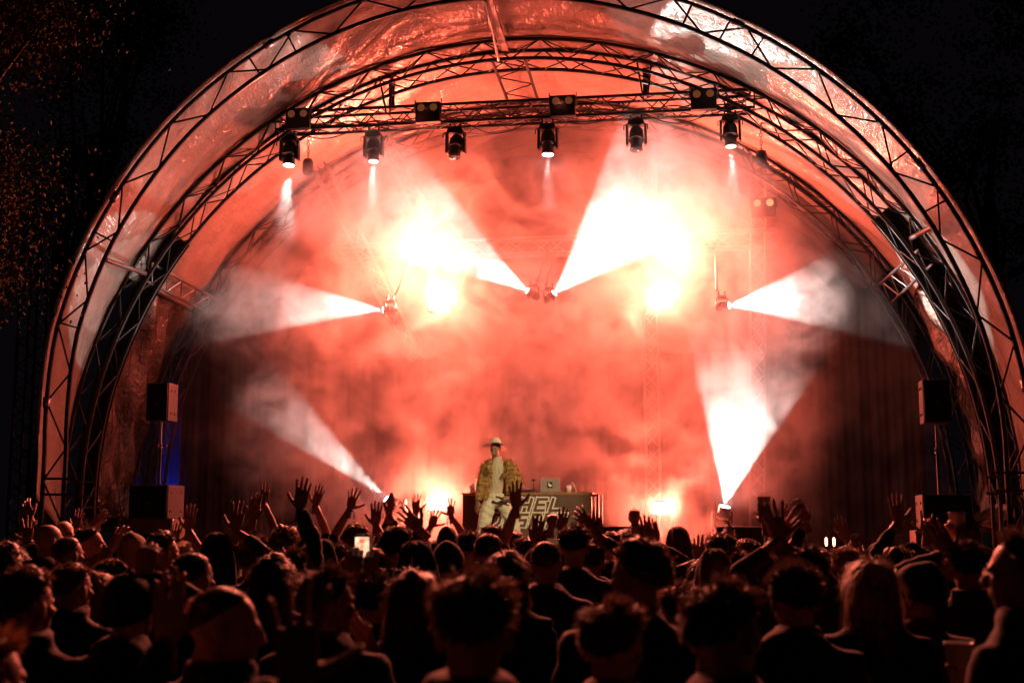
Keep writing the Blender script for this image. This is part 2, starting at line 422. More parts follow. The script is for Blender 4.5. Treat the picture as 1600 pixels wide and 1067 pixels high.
# ------------------------------------------------------------------ lights helper
def spot(name, loc, dirv, power, colr, size, blend, radius, parent):
    L = bpy.data.lights.new(name, 'SPOT'); L.energy = power; L.color = colr; L.spot_size = math.radians(size); L.spot_blend = blend; L.shadow_soft_size = radius
    o = bpy.data.objects.new(name, L); col.objects.link(o); o.parent = parent
    o.location = Vector(loc) - wloc(parent)
    o.rotation_mode = 'QUATERNION'; o.rotation_quaternion = Vector(dirv).to_track_quat('-Z', 'Y'); return o
def area(name, loc, dirv, power, colr, sx, sy, parent, spread=180):
    L = bpy.data.lights.new(name, 'AREA'); L.energy = power; L.color = colr; L.shape = 'RECTANGLE'; L.size = sx; L.size_y = sy; L.spread = math.radians(spread)
    o = bpy.data.objects.new(name, L); col.objects.link(o); o.parent = parent
    o.location = Vector(loc) - wloc(parent)
    o.rotation_mode = 'QUATERNION'; o.rotation_quaternion = Vector(dirv).to_track_quat('-Z', 'Y'); return o
RED = (1.0, 0.132, 0.074); WHITE = (1.0, 0.93, 0.85); WARM = (1.0, 0.80, 0.52)
emat('lens_warm', (1.0, .55, .25), .7); emat('lamp_glow', (.30, .09, .035), .35); emat('lens_white', (1, .97, .95), 30); emat('lens_dim', (0.9, .75, .6), 2.0); mat('lens_off', (.02, .02, .025), .08, 0, .1, 20)
emat('panel_glow', (1.0, .55, .45), 8)
def rot_to(d, upv=(0, 0, 1)):
    """matrix whose -Z looks along d"""
    return Vector(d).normalized().to_track_quat('-Z', 'Y').to_matrix()
def moving_head(p, aim, lab, group, lens='lens_off', s=1.0, hang=1, beam=None, cat='moving light'):
    """p = pivot of the head; the base sits above it (hang=1) or below it (hang=-1)"""
    p = Vector(p); t = thing('moving_head_light', p, lab, cat, group)
    h = hang
    q = MB(); q.box(p + Vector((0, 0, h * .27 * s)), (.30 * s, .24 * s, .10 * s), taper=(.8 if h > 0 else .8)); wpart('base', q, 'housing', t, bevel=.015)
    for sx in (-1, 1):
        q = MB(); q.box(p + Vector((sx * .155 * s, 0, h * .06 * s)), (.045 * s, .15 * s, .36 * s), taper=.85); wpart('yoke_arm', q, 'housing', t, bevel=.012)
        q = MB(); q.tube([p + Vector((sx * .13 * s, -.11 * s, h * .23 * s)), p + Vector((sx * .20 * s, -.12 * s, h * .20 * s)), p + Vector((sx * .20 * s, -.12 * s, h * .12 * s))], .011 * s, 6); wpart('handle', q, 'chrome', t, True)
    d = Vector(aim).normalized(); R = rot_to(d)
    q = MB(); q.lathe([(.02 * s, .21 * s), (.085 * s, .20 * s), (.115 * s, .14 * s), (.125 * s, .02 * s), (.125 * s, -.06 * s), (.10 * s, -.09 * s), (.105 * s, -.19 * s), (.112 * s, -.21 * s), (.098 * s, -.215 * s)], 18, p, R)
    hd = wpart('lamp_head', q, 'housing', t, True)
    q = MB(); q.lathe([(.128 * s, -.055 * s), (.131 * s, -.045 * s), (.131 * s, -.02 * s), (.128 * s, -.01 * s)], 18, p, R, cap=False); wpart('trim_ring', q, 'chrome', hd, True)
    q = MB(); q.lathe([(.096 * s, -.214 * s), (.07 * s, -.224 * s), (.001, -.23 * s)], 18, p, R); wpart('lens', q, lens, hd, True)
    if h > 0:
        for sx in (-1, 1):
            q = MB(); q.box(p + Vector((sx * .09 * s, 0, .36 * s)), (.03, .05, .10)); wpart('clamp', q, 'chrome', t)
    if beam: spot('beam', p + d * .26 * s, d, *beam, t)
    return t
names6 = ['first from the left', 'second from the left', 'third from the left', 'third from the right', 'second from the right', 'last on the right']
mh = [(455, 240, (-.02, -.1, -1)), (592, 232, (.03, -.15, -1)), (723, 225, (-.06, -.35, -1)), (867, 220, (0, -.05, -1)), (1002, 212, (0, -.2, -1)), (1142, 205, (.03, -.12, -1))]
BEAMW = {0: (700, WHITE, 24, .35, .03), 1: (330, WHITE, 22, .4, .03), 3: (300, WHITE, 24, .5, .03), 5: (260, WHITE, 22, .5, .03)}
for i, (px, py, aim) in enumerate(mh):
    p = TA.lerp(TB, (px - 436) / 742); p = Vector((p.x, YT, p.z - .155 - .40))
    moving_head(p, aim, 'moving head light under the front truss, ' + names6[i], 'moving heads under the front truss',
                'lens_white' if i in (0, 3) else ('lens_dim' if i in BEAMW else 'lens_off'), 1.0, 1, BEAMW.get(i))
def blinder(p, lab, group, face=(0, -1, 0), lit='lamp_face', s=1.0, glow=0):
    p = Vector(p); t = thing('blinder_light', p, lab, 'blinder light', group)
    q = MB(); q.box(p, (.43 * s, .12 * s, .36 * s)); wpart('housing', q, 'housing', t, bevel=.01)
    for sx in (-.11, .11):
        q = MB(); R = rot_to(face)
        q.lathe([(.062 * s, -.0), (.066 * s, -.012), (.052 * s, -.012), (.03 * s, -.004), (.001, -.001)], 18, p + Vector((sx * s, -.061 * s, .075 * s)), R); wpart('lamp', q, lit, t, True)
    if glow: spot('crowd_rim_light', p + Vector((0, -.12, .05)), (0, -1, -.60), glow, (1.0, .20, .12), 78, .6, .006, t)  # added light, far stronger than the dim lamp faces, to rim-light the crowd
    rod('yoke', p + Vector((-.23 * s, 0, 0)), p + Vector((-.23 * s, 0, .24 * s)), .012, 'chrome', t); rod('yoke', p + Vector((.23 * s, 0, 0)), p + Vector((.23 * s, 0, .24 * s)), .012, 'chrome', t)
    return t
bl = ['leftmost of the four', 'second from the left', 'third from the left, near the middle', 'rightmost of the four']
for i, px in enumerate((476, 684, 893, 1104)):
    p = TA.lerp(TB, (px - 436) / 742)
    blinder((p.x, YT - .25, p.z - .01), 'black two-lamp blinder box on the front truss, ' + bl[i], 'blinders on the front truss', lit='lamp_glow', glow=4000)
# ------------------------------------------------------------------ rear rig
YR = 24.0
RA_, RB_ = at(520, 402, YR), at(1215, 368, YR)
RA_.z = RB_.z = (RA_.z + RB_.z) / 2
box_truss('rear_truss', RA_, RB_, .3, .3, 22, 'truss_alu', 'pale rear truss behind the smoke holding the bright beams', 'lighting truss')
mat('tower_alu', (.45, .44, .43), .35, .85, .1, 10)
p = at(1013, 250, 24.3); box_truss('truss_tower', (p.x, 24.3, DECK), (p.x, 24.3, arch_pt(math.asin((p.x - X0) / RA), RA - .9, 24).z), .26, .26, 26, 'tower_alu', 'upright pale truss tower rising behind the right bright beam', 'truss tower', 'truss towers on stage', .024, .01, (0, 1, 0), (1, 0, 0))
p = at(1170, 380, 24.0); q2 = at(1185, 200, 23.2); box_truss('truss_tower', (p.x, 24.0, DECK), (q2.x, 23.4, q2.z), .26, .26, 26, 'tower_alu', 'pale truss tower beside the chain hoist on the right', 'truss tower', 'truss towers on stage', .024, .01, (0, 1, 0), (1, 0, 0))
for (xa, ya, xb, yb, lab) in ((590, 200, 660, 330, 'slanted pale truss behind the second hanging moving head'), (470, 200, 570, 400, 'slanted pale truss by the left chain hoist')):
    A = at(xa, ya, 22.6); B = at(xb + (xb - xa) * .8, yb + (yb - ya) * .8, 24.6)
    dx = Vector((B.z - A.z, 0, A.x - B.x)).normalized()
    box_truss('slanted_truss', A, B, .26, .26, 14, 'tower_alu', lab, 'truss', 'slanted trusses behind the front truss', .022, .009, (0, 1, 0), dx)
def hoist(px, py, Y, lab):
    p = at(px, py, Y); t = thing('chain_hoist', p, lab, 'hoist', 'chain hoists')
    q = MB(); q.lathe([(.02, .17), (.08, .15), (.10, .08), (.10, -.08), (.08, -.13), (.03, -.15)], 14, p); wpart('motor', q, 'housing', t, True)
    q = MB(); q.ball(p + Vector((.06, -.07, -.12)), .06, 10, 7); wpart('chain_bag', q, 'drape', t, True)
    for k in range(14):
        a = k * .07 + .16; q = MB(); c = p + Vector((0, 0, a))
        m_ = Matrix.Rotation(PI / 2 * (k % 2), 3, 'Z')
        q.tube([c + m_ @ Vector((.022 * math.cos(u), 0, .04 * math.sin(u))) for u in np.linspace(0, 2 * PI, 11)], .009, 5, cap=False); wpart('chain_link', q, 'chrome', t, True)
hoist(481, 262, 21.6, 'chain hoist hanging behind the left end of the front truss')
hoist(1190, 250, 21.7, 'chain hoist hanging behind the right end of the front truss')
# red wash panels: they are what colours the smoke
def wash_panel(px, py, Y, lab, power, aim=(0, -1, .28), s=1.0, floor=False, m='panel_glow'):
    p = at(px, py, Y); t = thing('wash_panel', p, lab, 'wash light', 'glowing red wash panels')
    d = Vector(aim).normalized()
    q = MB(); q.box(p + Vector((0, .09, 0)), (.40 * s, .14, .24 * s)); wpart('housing', q, 'housing', t, bevel=.01)
    q = MB(); q.box(p + Vector((0, .012, 0)), (.36 * s, .012, .19 * s)); wpart('glowing_face', q, m, t)
    area('wash', p + Vector((0, -.03, 0)), d, power, RED, .36 * s, .19 * s, t)
    if floor: 
        for sx in (-.15, .15): rod('leg', (p.x + sx, p.y + .09, DECK), (p.x + sx, p.y + .09, p.z - .1), .02, 'truss_black', t)
    else: rod('bracket', (p.x, p.y + .09, p.z + .1), (p.x, p.y + .09, max(p.z + .15, RA_.z)), .015, 'truss_black', t)
P_UP, P_FL = 900, 420
wash_panel(652, 407, 23.8, 'glowing wash panel left of the centre, upper one of the pair', P_UP)
wash_panel(686, 478, 23.8, 'glowing wash panel left of the centre, lower one of the pair', P_UP)
wash_panel(1030, 472, 23.8, 'glowing wash panel right of the centre below the white beam', P_UP)
wash_panel(1062, 400, 23.8, 'glowing wash panel lost inside the right white beam', P_UP)
wash_panel(686, 788, 22.6, 'glowing wash panel on the stage floor left of the performer', P_FL, floor=True)
wash_panel(1037, 793, 22.6, 'glowing wash panel on the stage floor right of the DJ table', P_FL, floor=True)
blinder(at(1193, 325, 22.6), 'red-lit two-lamp blinder hanging low below the right hoist', None, lit='lens_warm')
# white beams
def beamdir(px, py, ang, toward=.25):
    """direction in the stage's own vertical plane, ang measured in that plane from the right, plus a lean to the audience"""
    a = math.radians(ang); return Vector((math.cos(a), -toward, math.sin(a)))
BM = [(596, 484, 22.3, 178, 31, 2000, .35, 'the far left white beam', 1),
      (822, 453, 22.3, 147, 40, 3000, .35, 'the centre white beam rising left', 1),
      (868, 456, 22.3, 40, 48, 3700, .35, 'the centre white beam rising right', 1),
      (1142, 477, 22.3, 3, 42, 2300, .30, 'the far right white beam', 1)]
for px, py, Y, ang, size, pw, tw, lab, h in BM:
    p = at(px, py, Y); d = beamdir(px, py, ang, tw).normalized()
    t = moving_head(p - d * .16, d, 'moving head light at the source of ' + lab, 'moving heads on the rear truss', 'lens_white', .6, 1, (pw, WHITE, size, .12, .03))
    rod('drop_pipe', p - d * .25 + Vector((0, 0, .3)), Vector((p.x - d.x * .25, YR, RA_.z)), .025, 'truss_black', t)
for px, py, ang, size, pw, lab in ((602, 776, 139, 22, 1700, 'floor moving head light throwing a white beam up to the left'), (1133, 788, 78, 48, 2700, 'floor moving head light throwing a wide white beam upward')):
    p = at(px, py, 21.8); d = beamdir(px, py, ang, .25).normalized()
    t = moving_head(p - d * .25, d, lab, 'moving heads on the stage floor', 'lens_white', 1.0, -1, (pw, WHITE, size, .12, .03))
    q = MB(); c = p - d * .25; q.box((c.x, c.y, (DECK + c.z - .32) / 2), (.4, .4, c.z - .32 - DECK)); wpart('plinth', q, 'housing', t)
# ------------------------------------------------------------------ drapes
def drape(name, x0, x1, Y, z0, z1, lab, m='drape', amp=.026, seed=0, bend=0):
    t = MB(); n, k = int(abs(x1 - x0) / .035) + 8, 10; v = []
    R_ = random.Random(seed); ph = [R_.uniform(0, 6) for _ in range(3)]
    for i in range(n + 1):
        s = i / n; x = x0 + (x1 - x0) * s
        for j in range(k + 1):
            z = z0 + (z1 - z0) * j / k; a = amp * (1.25 - .5 * j / k)
            v.append((x, Y + bend * s + a * math.sin(s * (x1 - x0) * 17 + ph[0]) + .5 * a * math.sin(s * (x1 - x0) * 41 + ph[1] + .4 * j / k), z))
    t.add(v, [(i * (k + 1) + j, (i + 1) * (k + 1) + j, (i + 1) * (k + 1) + j + 1, i * (k + 1) + j + 1) for i in range(n) for j in range(k)])
    o = link(name, t.mesh(name, True), m); tag(o, lab, 'curtain', 'black stage drapes')
    so = o.modifiers.new('thick', 'SOLIDIFY'); so.thickness = .008
    return o
dl = at(286, 600, 24.3).x; dr_ = at(1440, 600, 24.9).x
drape('stage_curtain', dl, dl + 2.2, 24.3, DECK, 6.3, 'dark pleated curtain closing the left side of the stage', seed=1)
drape('stage_curtain', dr_ - 2.2, dr_, 24.9, DECK, 6.3, 'dark pleated curtain closing the right side of the stage', seed=2)
drape('stage_curtain', dl + 2.23, dr_ - 2.23, 25.4, DECK, 5.2, 'wide dark backdrop curtain behind the red smoke', seed=3)
# ------------------------------------------------------------------ stage smoke
CLOUDS = [(640, 330, 21.9, 2.0, 1.3), (1030, 315, 21.9, 2.2, 1.4), (1175, 670, 21.8, 1.6, 1.3), (465, 680, 21.7, 1.6, 1.3), (1225, 470, 22.0, 1.3, 1.0), (400, 470, 22.0, 1.5, 1.2),
          (500, 482, 22.1, 1.2, 1.3), (830, 620, 22.8, 2.8, .9), (640, 770, 22.6, 1.6, .3), (850, 260, 22.8, 2.2, .15), (545, 245, 21.3, 1.4, 1.5), (1125, 235, 21.3, 1.5, 1.5), (330, 440, 21.8, 1.1, .8),
          (457, 310, 21.0, 1.0, 1.6), (592, 300, 21.1, 1.0, 1.2), (868, 285, 21.1, .7, 1.0), (1145, 270, 21.1, .9, 1.2)]
def smoke():
    v = []; n = 40
    ya, yb = 20.25, 25.3
    prof = [(X0 - 7.0, DECK + .02)] + [((X0 + 7.0 * math.sin(t)), 2.05 + 7.1 * math.cos(t)) for t in np.linspace(-PI / 2, PI / 2, n)] + [(X0 + 7.0, DECK + .02)]
    k = len(prof); v = [(x, ya, z) for x, z in prof] + [(x, yb, z) for x, z in prof]
    f = [(i, (i + 1) % k, (i + 1) % k + k, i + k) for i in range(k)] + [tuple(range(k))[::-1], tuple(range(k, 2 * k))]
    q = MB(); q.add(v, f)
    m = bpy.data.materials.new('smoke'); m.use_nodes = True; t = m.node_tree; N, L = t.nodes, t.links
    N.remove(N['Principled BSDF'])
    pv = N.new('ShaderNodeVolumePrincipled'); pv.inputs['Color'].default_value = (.93, .92, .92, 1); pv.inputs['Anisotropy'].default_value = .25
    L.new(pv.outputs[0], N['Material Output'].inputs['Volume'])
    tc = N.new('ShaderNodeTexCoord')
    ns = N.new('ShaderNodeTexNoise'); ns.inputs['Scale'].default_value = .85; ns.inputs['Detail'].default_value = 5.5; ns.inputs['Roughness'].default_value = .62; ns.inputs['Distortion'].default_value = 1.3
    L.new(tc.outputs['Object'], ns.inputs['Vector'])
    mr = N.new('ShaderNodeMapRange'); mr.inputs['From Min'].default_value = .47; mr.inputs['From Max'].default_value = .62
    mr.inputs['To Min'].default_value = .05; mr.inputs['To Max'].default_value = .72; mr.interpolation_type = 'SMOOTHSTEP'
    L.new(ns.outputs['Fac'], mr.inputs['Value'])
    sx = N.new('ShaderNodeSeparateXYZ'); L.new(tc.outputs['Object'], sx.inputs[0])
    def ramp(sock, a, b, lo, hi):
        r = N.new('ShaderNodeMapRange'); r.interpolation_type = 'SMOOTHSTEP'
        r.inputs['From Min'].default_value = a; r.inputs['From Max'].default_value = b; r.inputs['To Min'].default_value = lo; r.inputs['To Max'].default_value = hi
        L.new(sock, r.inputs['Value']); return r.outputs[0]
    def mul(a, b):
        r = N.new('ShaderNodeMath'); r.operation = 'MULTIPLY'; L.new(a, r.inputs[0]); L.new(b, r.inputs[1]); return r.outputs[0]
    d = mul(mr.outputs[0], ramp(sx.outputs['Y'], 20.5, 22.0, .0, 1))
    d = mul(d, ramp(sx.outputs['Y'], 22.8, 23.6, 1, .4))
    ab = N.new('ShaderNodeMath'); ab.operation = 'ABSOLUTE'
    sh = N.new('ShaderNodeMath'); sh.operation = 'SUBTRACT'; L.new(sx.outputs['X'], sh.inputs[0]); sh.inputs[1].default_value = X0; L.new(sh.outputs[0], ab.inputs[0])
    d = mul(d, ramp(ab.outputs[0], 3.4, 5.6, 1, .12))
    d = mul(d, ramp(sx.outputs['Z'], 7.0, 9.2, 1, .25))
    # thick clouds added along the beams to catch their light and cut the spill
    mr2 = N.new('ShaderNodeMapRange'); mr2.inputs['From Min'].default_value = .42; mr2.inputs['From Max'].default_value = .64; mr2.inputs['To Min'].default_value = .06; mr2.inputs['To Max'].default_value = 1.0; mr2.interpolation_type = 'SMOOTHSTEP'
    ns2 = N.new('ShaderNodeTexNoise'); ns2.inputs['Scale'].default_value = 1.9; ns2.inputs['Detail'].default_value = 5; ns2.inputs['Roughness'].default_value = .65; ns2.inputs['Distortion'].default_value = .9
    L.new(tc.outputs['Object'], ns2.inputs['Vector']); L.new(ns2.outputs['Fac'], mr2.inputs['Value'])
    tot = None
    for px, py, Y, rad, amp in CLOUDS:
        c = at(px, py, Y); vd = N.new('ShaderNodeVectorMath'); vd.operation = 'DISTANCE'; L.new(tc.outputs['Object'], vd.inputs[0]); vd.inputs[1].default_value = c
        o_ = ramp(vd.outputs['Value'], rad * .25, rad, amp, 0)
        if tot is None: tot = o_
        else:
            a_ = N.new('ShaderNodeMath'); a_.operation = 'ADD'; L.new(tot, a_.inputs[0]); L.new(o_, a_.inputs[1]); tot = a_.outputs[0]
    a_ = N.new('ShaderNodeMath'); a_.operation = 'ADD'; L.new(d, a_.inputs[0]); L.new(mul(mul(tot, mr2.outputs[0]), mul(ramp(sx.outputs['Y'], 20.3, 21.2, 0, 1), ramp(sx.outputs['Y'], 22.5, 23.5, 1, .12))), a_.inputs[1]); d = a_.outputs[0]
    L.new(d, pv.inputs['Density'])
    o = link('smoke', q.mesh('smoke'), None); o.data.materials.append(m)
    tag(o, 'drifting stage smoke lit red and white under the roof', 'smoke', kind='stuff')
smoke()
# ------------------------------------------------------------------ people: shared pieces
def remesh(mb, voxel, smooth=3, fac=.5):
    me = mb.mesh('tmp'); o = bpy.data.objects.new('tmp', me); col.objects.link(o)
    r = o.modifiers.new('r', 'REMESH'); r.mode = 'VOXEL'; r.voxel_size = voxel
    if smooth: s = o.modifiers.new('s', 'SMOOTH'); s.iterations = smooth; s.factor = fac
    dg = bpy.context.evaluated_depsgraph_get(); ev = o.evaluated_get(dg); m2 = ev.to_mesh()
    v = np.zeros(len(m2.vertices) * 3); m2.vertices.foreach_get('co', v)
    f = [tuple(p.vertices) for p in m2.polygons]
    ev.to_mesh_clear(); bpy.data.objects.remove(o); bpy.data.meshes.remove(me)
    return v.reshape(-1, 3), f
def rotx(a): return np.array([(1, 0, 0), (0, math.cos(a), -math.sin(a)), (0, math.sin(a), math.cos(a))])
def roty(a): return np.array([(math.cos(a), 0, math.sin(a)), (0, 1, 0), (-math.sin(a), 0, math.cos(a))])
def rotz(a): return np.array([(math.cos(a), -math.sin(a), 0), (math.sin(a), math.cos(a), 0), (0, 0, 1)])
# right hand: wrist at the origin, fingers up +z, palm towards +y, thumb towards -x
HANDS = {}
def hand_proto(name, spread, curls, thumb, tcurl=.3):
    q = MB()
    q.tube([(0, -.002, -.075), (0, -.002, -.03), (0, 0, 0), (-.002, 0, .02), (-.002, .002, .055), (0, .002, .088), (.001, .002, .098)], [.029, .026, .0265, .034, .042, .0415, .034], 12, flat=[.85, .75, .66, .5, .38, .34, .3], up=(0, 1, 0))
    base = [(-.031, .001, .088), (-.0105, .001, .094), (.0105, .001, .092), (.030, .001, .084)]
    L = [(.040, .025, .021), (.045, .028, .022), (.041, .026, .021), (.032, .020, .019)]
    for i in range(4):
        a = math.radians(spread * (-1.15, -.25, .5, 1.35)[i]); c = curls[i] if hasattr(curls, '__len__') else curls
        p = np.array(base[i]) + roty(a) @ np.array((0, 0, -.025)); pts = [p, np.array(base[i])]; cur = 0
        for k in range(3):
            cur += c * (.75, 1.1, .7)[k]
            pts.append(pts[-1] + roty(a) @ rotx(-cur) @ np.array((0, 0, L[i][k])))
        r = .0092 if i < 3 else .0080
        # a knuckle in the middle of each segment keeps the finger from being a plain pipe
        P = [pts[0], pts[1], (pts[1] + pts[2]) / 2, pts[2], (pts[2] + pts[3]) / 2, pts[3], (pts[3] * .4 + pts[4] * .6), pts[4], pts[4] + (pts[4] - pts[3]) * .15]
        q.tube(P, [r * 1.1, r * 1.1, r * .96, r * 1.03, r * .9, r * .97, r * .88, r * .7, r * .3], 9)
    tb = np.array((-.026, .006, .020)); d0 = np.array(thumb) / np.linalg.norm(thumb)
    p1 = tb + d0 * .042; d1 = d0 * math.cos(tcurl) + np.array((0.35, .45, .8)) / 1 * math.sin(tcurl); d1 /= np.linalg.norm(d1); p2 = p1 + d1 * .034
    d2 = d1 * .9 + np.array((0, .1, .3)); d2 /= np.linalg.norm(d2); p3 = p2 + d2 * .026
    q.tube([tb - d0 * .012, tb, p1, (p1 + p2) / 2, p2, p3, p3 + d2 * .003], [.013, .016, .0125, .0105, .0108, .0085, .004], 9)
    HANDS[name] = remesh(q, .0042, 3, .45)
hand_proto('open', 8, .08, (-.80, .15, .60)); hand_proto('wide', 14, .03, (-.95, .10, .38), .15); hand_proto('flat', 3, .05, (-.45, .25, .85), .2)
hand_proto('relaxed', 5, .32, (-.55, .4, .75), .4); hand_proto('fist', 1, 1.45, (-.45, .75, .55), .9); hand_proto('grip', 2, .85, (-.5, .8, .45), .5)
hand_proto('horns', 6, (.1, 1.4, 1.4, .12), (-.75, .35, .55), .3); hand_proto('point', 3, (.05, .9, 1.2, 1.3), (-.5, .6, .6), .6); hand_proto('claw', 12, .45, (-.75, .45, .55), .4)
HS = 1.06
def head_proto(jaw=1.0):
    q = MB()
    q.ball((0, -.014, .030), (.0765, .097, .085), 20, 14); q.ball((0, .020, -.035), (.060 * jaw, .072, .075), 18, 12)
    q.ball((0, .055, -.088), (.030 * jaw, .028, .022), 12, 8); q.ball((0, .072, .022), (.050, .022, .018), 12, 8)
    q.tube([(0, .086, .022), (0, .100, -.005), (0, .108, -.022), (0, .096, -.030)], [.009, .012, .016, .010], 9)
    q.ball((0, .086, -.050), (.024, .013, .008), 10, 6); q.ball((0, .084, -.063), (.021, .013, .009), 10, 6)
    for s in (-1, 1):
        q.ball((s * .078, -.012, -.008), (.010, .021, .034), 10, 8, R=rotz(s * .35)); q.ball((s * .045, .055, -.012), (.024, .022, .02), 10, 8)
    q.tube([(0, -.018, -.04), (0, -.028, -.10), (0, -.034, -.15), (0, -.036, -.19)], [.058, .056, .060, .078], 14, flat=[1, 1, 1, .85], up=(0, 1, 0))
    return remesh(q, .0075, 4, .5)
HEADS = [head_proto(1.0), head_proto(.88), head_proto(1.1)]

def pnoise(P, seed, freq):
    """cheap smooth pseudo noise"""
    R_ = np.random.default_rng(seed); k = 9; out = np.zeros(len(P))
    for _ in range(k):
        d = R_.normal(size=3); d /= np.linalg.norm(d); out += np.sin(P @ d * freq * R_.uniform(.6, 1.7) + R_.uniform(0, 6.28))
    return out / math.sqrt(k)
def sphere_dirs(nu, nv):
    q = MB(); q.ball((0, 0, 0), 1, nu, nv); return np.concatenate(q.v), q.f
SKC, SKR = np.array((0, -.014, .030)), np.array((.0765, .097, .085))
def smooth01(x, a, b): t = np.clip((x - a) / (b - a), 0, 1); return t * t * (3 - 2 * t)
def hair_mask(D, nape):
    front = smooth01(-D[:, 1] * .75 + D[:, 2] * .9, .12, .38)          # hairline over the forehead
    nz = .10 * pnoise(D, 77, 14); back = smooth01(D[:, 2] + nz, nape - .16, nape + .16)
    ear = 1 - smooth01(D[:, 1], .0, .25) * (1 - smooth01(D[:, 2], -.05, .25))
    return front * back * ear
def strands(mb, P, N, Dn, ln, wid, seg, rng, curl=0.0, grav=0.0, mi=0):
    """ribbons growing from P along N, bending to Dn"""
    n = len(P); side = np.cross(N, Dn + rng.normal(0, .4, (n, 3))); side /= np.maximum(np.linalg.norm(side, axis=1), 1e-6)[:, None]
    pts = [P]; d = N.copy()
    for k in range(seg):
        d = d * .62 + Dn * .38 + rng.normal(0, .10 + curl, (n, 3)) + np.array((0, 0, -grav))
        d /= np.maximum(np.linalg.norm(d, axis=1), 1e-6)[:, None]
        pts.append(pts[-1] + d * (ln / seg)[:, None])
    V = []
    for k, p in enumerate(pts):
        w_ = wid * (1 - .75 * k / seg); V += [p - side * w_, p + side * w_]
    V = np.stack(V, 1).reshape(-1, 3); m = 2 * (seg + 1); f = []
    for i in range(n):
        b = i * m
        for k in range(seg): f.append((b + 2 * k, b + 2 * k + 1, b + 2 * k + 3, b + 2 * k + 2))
    mb.add(V, f, mi)
def hair_mesh(kind, seed):
    rng = np.random.default_rng(seed); D, f = sphere_dirs(34, 22) if kind != 'thin' else sphere_dirs(72, 44)
    thick = {'short': .007, 'crop': .004, 'quiff': .009, 'curly': .022, 'afro': .045, 'long': .016, 'bob': .018, 'thin': .004}[kind]
    nape = {'long': -.9, 'bob': -.85, 'curly': -.75, 'afro': -.7}.get(kind, -.78)
    m = hair_mask(D, nape)
    if kind == 'thin': m = m * smooth01(-D[:, 2] - D[:, 1] * .25, -.42, -.12)
    t = thick * (1 + .5 * pnoise(D, seed, 7) + (.35 if kind in ('curly', 'afro') else .15) * pnoise(D, seed + 1, 15))
    if kind == 'quiff': t = t * (1 + 1.6 * smooth01(D[:, 1], .1, .8) * smooth01(D[:, 2], .3, .8))
    t = t * (1 - .45 * smooth01(np.abs(D[:, 0]), .55, .95)) if kind in ('short', 'quiff', 'crop') else t
    V = SKC + D * SKR * .93 + D * (m * (np.maximum(t, .002) + .0068))[:, None]
    mb = MB(); mb.add(V, f)
    if kind in ('long', 'bob'):
        ln = .40 if kind == 'long' else .17
        nn, kk = 44, 12; vv = []
        for j in range(kk + 1):
            s = j / kk; z = .03 - ln * s
            for i in range(nn):
                a = PI * 2 * i / nn; x, y = math.cos(a), math.sin(a)
                open_f = smooth01(np.array([y]), .15, .75)[0]
                k1 = 1 + (.10 if kind == 'bob' else .18) * s + .05 * math.sin(a * 9 + seed) * s + .03 * math.sin(a * 21 + s * 4)
                rx, ry = .092 * k1, .112 * (1 - .25 * s)
                yy = -.014 + y * ry * (1 - .62 * open_f) - .02 * s
                vv.append((x * rx * (1 - .25 * open_f), yy, z + .03 * math.sin(a * 5 + seed) * s))
        ff = [(j * nn + i, (j + 1) * nn + i, (j + 1) * nn + (i + 1) % nn, j * nn + (i + 1) % nn) for j in range(kk) for i in range(nn)] + [tuple(kk * nn + i for i in range(nn))[::-1]]
        mb.add(vv, ff)
        P = np.array(vv)[rng.integers(0, len(vv) * 2 // 3, 700)]; P = P[P[:, 1] < .05]
        N = P - np.array((0, -.02, 0)); N[:, 2] = 0; N /= np.linalg.norm(N, axis=1)[:, None]
        strands(mb, P + N * .004, N * .15 + np.array((0, 0, -1.0)), np.tile((0, 0, -1.0), (len(P), 1)), rng.uniform(.08, .2, len(P)), .0022, 4, rng)
    cnt = {'short': 1500, 'crop': 900, 'quiff': 1500, 'curly': 1700, 'afro': 2000, 'long': 500, 'bob': 500, 'thin': 1500}[kind]
    X = rng.normal(size=(cnt * 3, 3)); X /= np.linalg.norm(X, axis=1)[:, None]; mm = hair_mask(X, nape)
    if kind == 'thin': mm = mm * smooth01(-X[:, 2] - X[:, 1] * .25, -.42, -.12)
    X = X[mm > .5][:cnt]
    P = SKC + X * SKR * .95 + X * (thick * .7 + .004); Nn = X / SKR; Nn /= np.linalg.norm(Nn, axis=1)[:, None]
    whorl = np.array((.0, -.55, .75)); flow = X - whorl; flow /= np.maximum(np.linalg.norm(flow, axis=1), .05)[:, None]
    if kind in ('curly', 'afro'): strands(mb, P, Nn, Nn + rng.normal(0, .7, Nn.shape), rng.uniform(.012, .034, len(P)) * (1.3 if kind == 'afro' else 1), .0035, 4, rng, curl=.55)
    elif kind in ('long', 'bob'): strands(mb, P, Nn * .4 + flow * .6, flow + np.array((0, 0, -.6)), rng.uniform(.04, .10, len(P)), .0022, 4, rng, grav=.15)
    elif kind == 'crop' or kind == 'thin': strands(mb, P, Nn, Nn * .7 + flow * .5, rng.uniform(.004, .009, len(P)), .0022, 2, rng)
    else:
        C_ = rng.normal(size=(85, 3)); C_ /= np.linalg.norm(C_, axis=1)[:, None]; ci = np.argmax(X @ C_.T, axis=1)     # locks that stick together
        off = rng.normal(0, .42, (85, 3))[ci]; ls = rng.uniform(.55, 2.0, 85)[ci] * (1 + .5 * smooth01(X[:, 2], .2, .8))
        strands(mb, P, Nn * .6 + flow * .5 + off * .4, flow * .85 + Nn * .2 + off, rng.uniform(.009, .020, len(P)) * ls, .0026, 3, rng, curl=.06)
    return mb.mesh('hair_' + kind, True)
